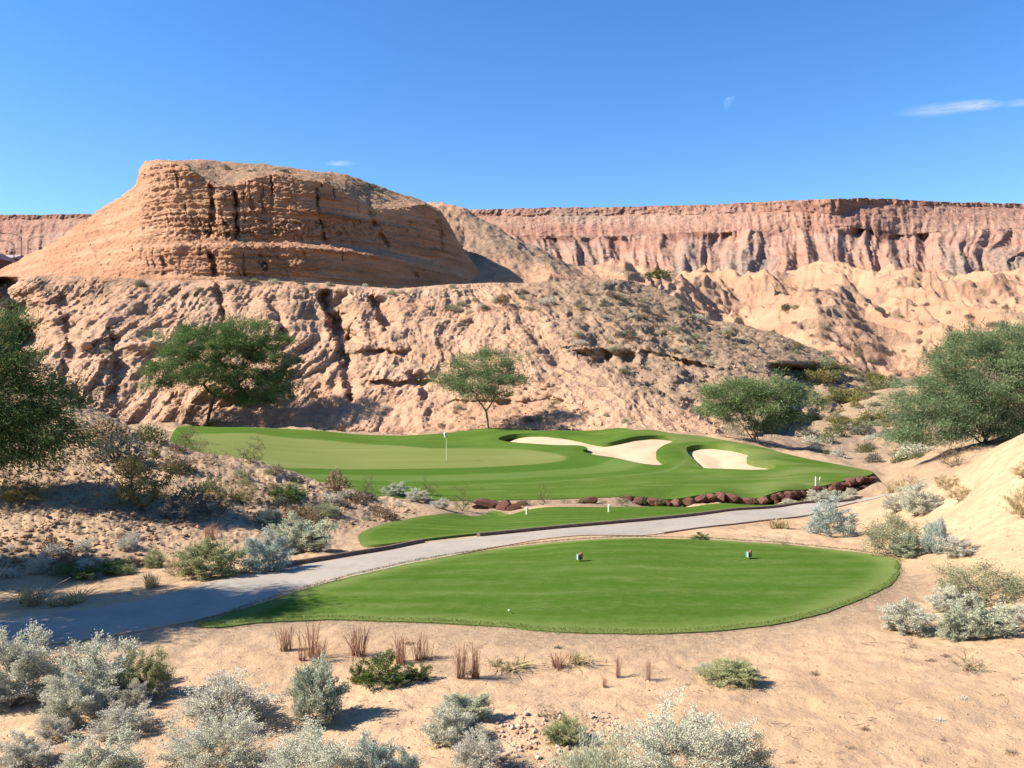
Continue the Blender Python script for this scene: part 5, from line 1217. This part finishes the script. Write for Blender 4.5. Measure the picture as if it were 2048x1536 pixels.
marker(1160, 1124, 'small red brown tee marker block with a white face, left on the near tee', 0); marker(1499, 1119, 'small wooden tee marker block with teal and white face, right on near tee', 1)
for i, (px, py) in enumerate([(1054, 1032), (1218, 1027)]):
    p = ghit(px, py); r = bpy.data.objects.new('tee_post', None); COL.objects.link(r); r.location = (p[0], p[1], p[2]+.06); tag(r, ['left short pale post marker on the forward tee', 'right short pale post marker on the forward tee, near the boulders'][i], 'tee marker', 'post markers on the forward tee')
    bmesh_obj('post', cyl(.052, .048, -.05, .27, 12), simple('pale_green_paint', (.62,.70,.42), .5), r, 0); bmesh_obj('cap', cyl(.05, .02, .27, .31, 12), M_WHITE, r)
for i, (px, an) in enumerate([(1631, .03), (1635, .30)]):
    p = ghit(px, 973, 60); r = bpy.data.objects.new('marker_stake', None); COL.objects.link(r); r.location = (p[0], p[1], p[2]+.02); r.rotation_euler = (0, an, 0); r.scale = (1.3,)*3; tag(r, ['upright white stake above the boulder wall', 'leaning white stake above the boulder wall'][i], 'stake', 'white stakes above the boulder wall')
    bmesh_obj('shaft', cyl(.022, .03, -.06, .38, 8), simple('cream_paint', (.74,.74,.58), .5), r); bmesh_obj('tip', cyl(.03, .012, .38, .41, 8), M_WHITE, r)
p = ghit(1018, 1230); o = bmesh_obj('golf_ball', lambda bm: bmesh.ops.create_icosphere(bm, subdivisions=4, radius=.0215), M_WHITE, None, 0, True); o.location = (p[0], p[1], p[2]+.085); tag(o, 'white golf ball near the front edge of the tee', 'golf ball')
p = ghit(965, 921, 80)
# ---- lamp posts and houses beyond the left shoulder of the butte
M_POLE = simple('brown_steel', (.10,.065,.055), .6, .1, .4); M_ROOF = simple('grey_pink_roof', (.40,.31,.30), .8, .15, .2, 1.5); M_HW = simple('brown_house_wall', (.16,.10,.085), .9, .15); M_HG = simple('grey_green_hedge', (.07,.10,.05), .9, .4)
def lamp(px, ytop, ybase, Y, arms, label):
    s = Y/F; z0 = (768-ybase)*s; h = (ybase-ytop)*s; r = bpy.data.objects.new('street_lamp', None); COL.objects.link(r); r.location = ((px-1024)*s, Y, z0); tag(r, label, 'street lamp', 'street lamps beyond the butte')
    bmesh_obj('pole', cyl(.13, .09, -3, h*.92, 10), M_POLE, r)
    for sg, ln in arms:
        L = [(0, 0, h*.90), (sg*ln*.2, 0, h*.96), (sg*ln*.55, 0, h*1.0), (sg*ln*.92, 0, h*1.01)]
        V, Fq = tubes([(*L[i], *L[i+1], .08-.01*i, .07-.01*i) for i in range(3)], 8); a = link('arm', mesh_np('arm', V, Fq, M_POLE, True), r)
        bmesh_obj('lamp_head', box(.9, .35, .18, sg*ln, 0, h*1.0), M_POLE, a, .04)
YL = 190
lamp(43, 467, 560, YL, [(-1, 4.2)], 'street lamp with a long arm reaching left, tallest of the three')
lamp(56, 474, 560, YL+3, [(1, 3.2)], 'street lamp with an arm reaching right')
lamp(28, 482, 560, YL-6, [(-1, 2.6)], 'plain thin street lamp standing in front of the house roof')
def house(cx, Y, wd, ze, zr, label, dp=9):
    s = Y/F; r = bpy.data.objects.new('house', None); COL.objects.link(r); z0 = (768-585)*s; x = (cx-1024)*s; r.location = (x, Y, z0); tag(r, label, 'house', 'houses beyond the butte')
    he = (768-ze)*s-z0; hr = (768-zr)*s-z0; W = wd*s/2
    bmesh_obj('wall', box(W*1.8, dp, he, 0, 0, he/2), M_HW, r)
    def rf(bm):
        v = [bm.verts.new(c) for c in [(-W, -dp/2-.5, he), (W, -dp/2-.5, he), (W, dp/2+.5, he), (-W, dp/2+.5, he), (-W*.75, 0, hr), (W*.75, 0, hr), (-W, -dp/2-.5, he-.15), (W, -dp/2-.5, he-.15), (W, dp/2+.5, he-.15), (-W, dp/2+.5, he-.15)]]
        for f in [(0,1,5,4),(1,2,5),(2,3,4,5),(3,0,4),(0,6,7,1),(1,7,8,2),(2,8,9,3),(3,9,6,0),(6,9,8,7)]: bm.faces.new([v[i] for i in f])
    bmesh_obj('roof', rf, M_ROOF, r)
    bmesh_obj('window', box(1.2, .12, 1.0, W*.3, -dp/2-.03, he-1.2), M_BLACK, r)
house(22, 200, 62, 521, 510, 'house with a grey pink hipped roof showing under the street lamps'); house(-30, 175, 90, 520, 507, 'second house cut by the left edge of the picture')
# ---- day moon and thin clouds
def sky_mat_moon():
    q = NM('moon_surface'); n = q.noise(1.6, 4); e = q.n("ShaderNodeEmission"); e.inputs['Color'].default_value = (.62,.82,1,1); e.inputs['Strength'].default_value = .12
    b = q.n("ShaderNodeBsdfTransparent"); ad = q.n("ShaderNodeAddShader")
    d = q.n("ShaderNodeBsdfDiffuse"); q.l(q.ramp(n, [(.3, (.005,.006,.007)), (.7, (.034,.037,.04))]), d.inputs['Color'])
    q.l(b.outputs[0], ad.inputs[0]); q.l(d.outputs[0], ad.inputs[1]); q.l(ad.outputs[0], q.out.inputs['Surface']); return q.m
def moonm(bm):       # only the sunlit half shows by day
    bmesh.ops.create_icosphere(bm, subdivisions=6, radius=1.0); n = Vector((-.80, .12, .55)).normalized()
    bmesh.ops.delete(bm, geom=[v for v in bm.verts if v.co.dot(n) < .0], context='VERTS')
mo = bmesh_obj('moon', lambda bm: moonm(bm), sky_mat_moon(), None, 0, True)
ym = 14000; mo.location = P3(1463, 208, ym); r_ = 15/F*ym; mo.scale = (r_,)*3; tag(mo, 'pale daytime half moon in the blue sky', 'moon')
def cloud(px, py, wp, hp, Y, label, dens, seed, rot=0):
    q = NM('cloud_vapour'); n = q.noise(1.3, 5, .65, stretch=(1.6, 1.6, 3.0), dist=.5)
    g = q.n("ShaderNodeTexGradient", gradient_type='SPHERICAL'); q.l(q.co.outputs['Object'], g.inputs['Vector'])
    a = q.math('MULTIPLY', q.ramp(n, [(.42, (0,)*3), (.75, (1,)*3)]), g.outputs['Fac']); v = q.n("ShaderNodeVolumePrincipled"); v.inputs['Color'].default_value = (1,1,1,1); v.inputs['Anisotropy'].default_value = .2
    v.inputs['Emission Color'].default_value = (.8,.9,1,1)
    q.l(q.math('MULTIPLY', a, dens), v.inputs['Density']); q.l(v.outputs[0], q.out.inputs['Volume'])
    o = bmesh_obj('cloud', lambda bm: bmesh.ops.create_icosphere(bm, subdivisions=4, radius=1.0), q.m, None, 0, True)
    o.location = P3(px, py, Y); s = Y/F; o.scale = (wp*s, wp*s*.5, hp*s); o.rotation_euler = (0, rot, 0); tag(o, label, None, None, 'stuff'); return o
cloud(1885, 218, 105, 6, 9000, 'thin tapering tail of the white cloud streak', .010, 1, -.06)
cloud(1950, 211, 62, 10, 8900, 'brighter head of the white cloud streak high on the right', .016, 2, -.03)
cloud(2050, 205, 60, 6, 9100, 'faint continuation of the cloud streak at the right edge', .009, 2, -.05)
cloud(680, 327, 34, 5, 9000, 'tiny wisp of cloud above the butte', .014, 3)
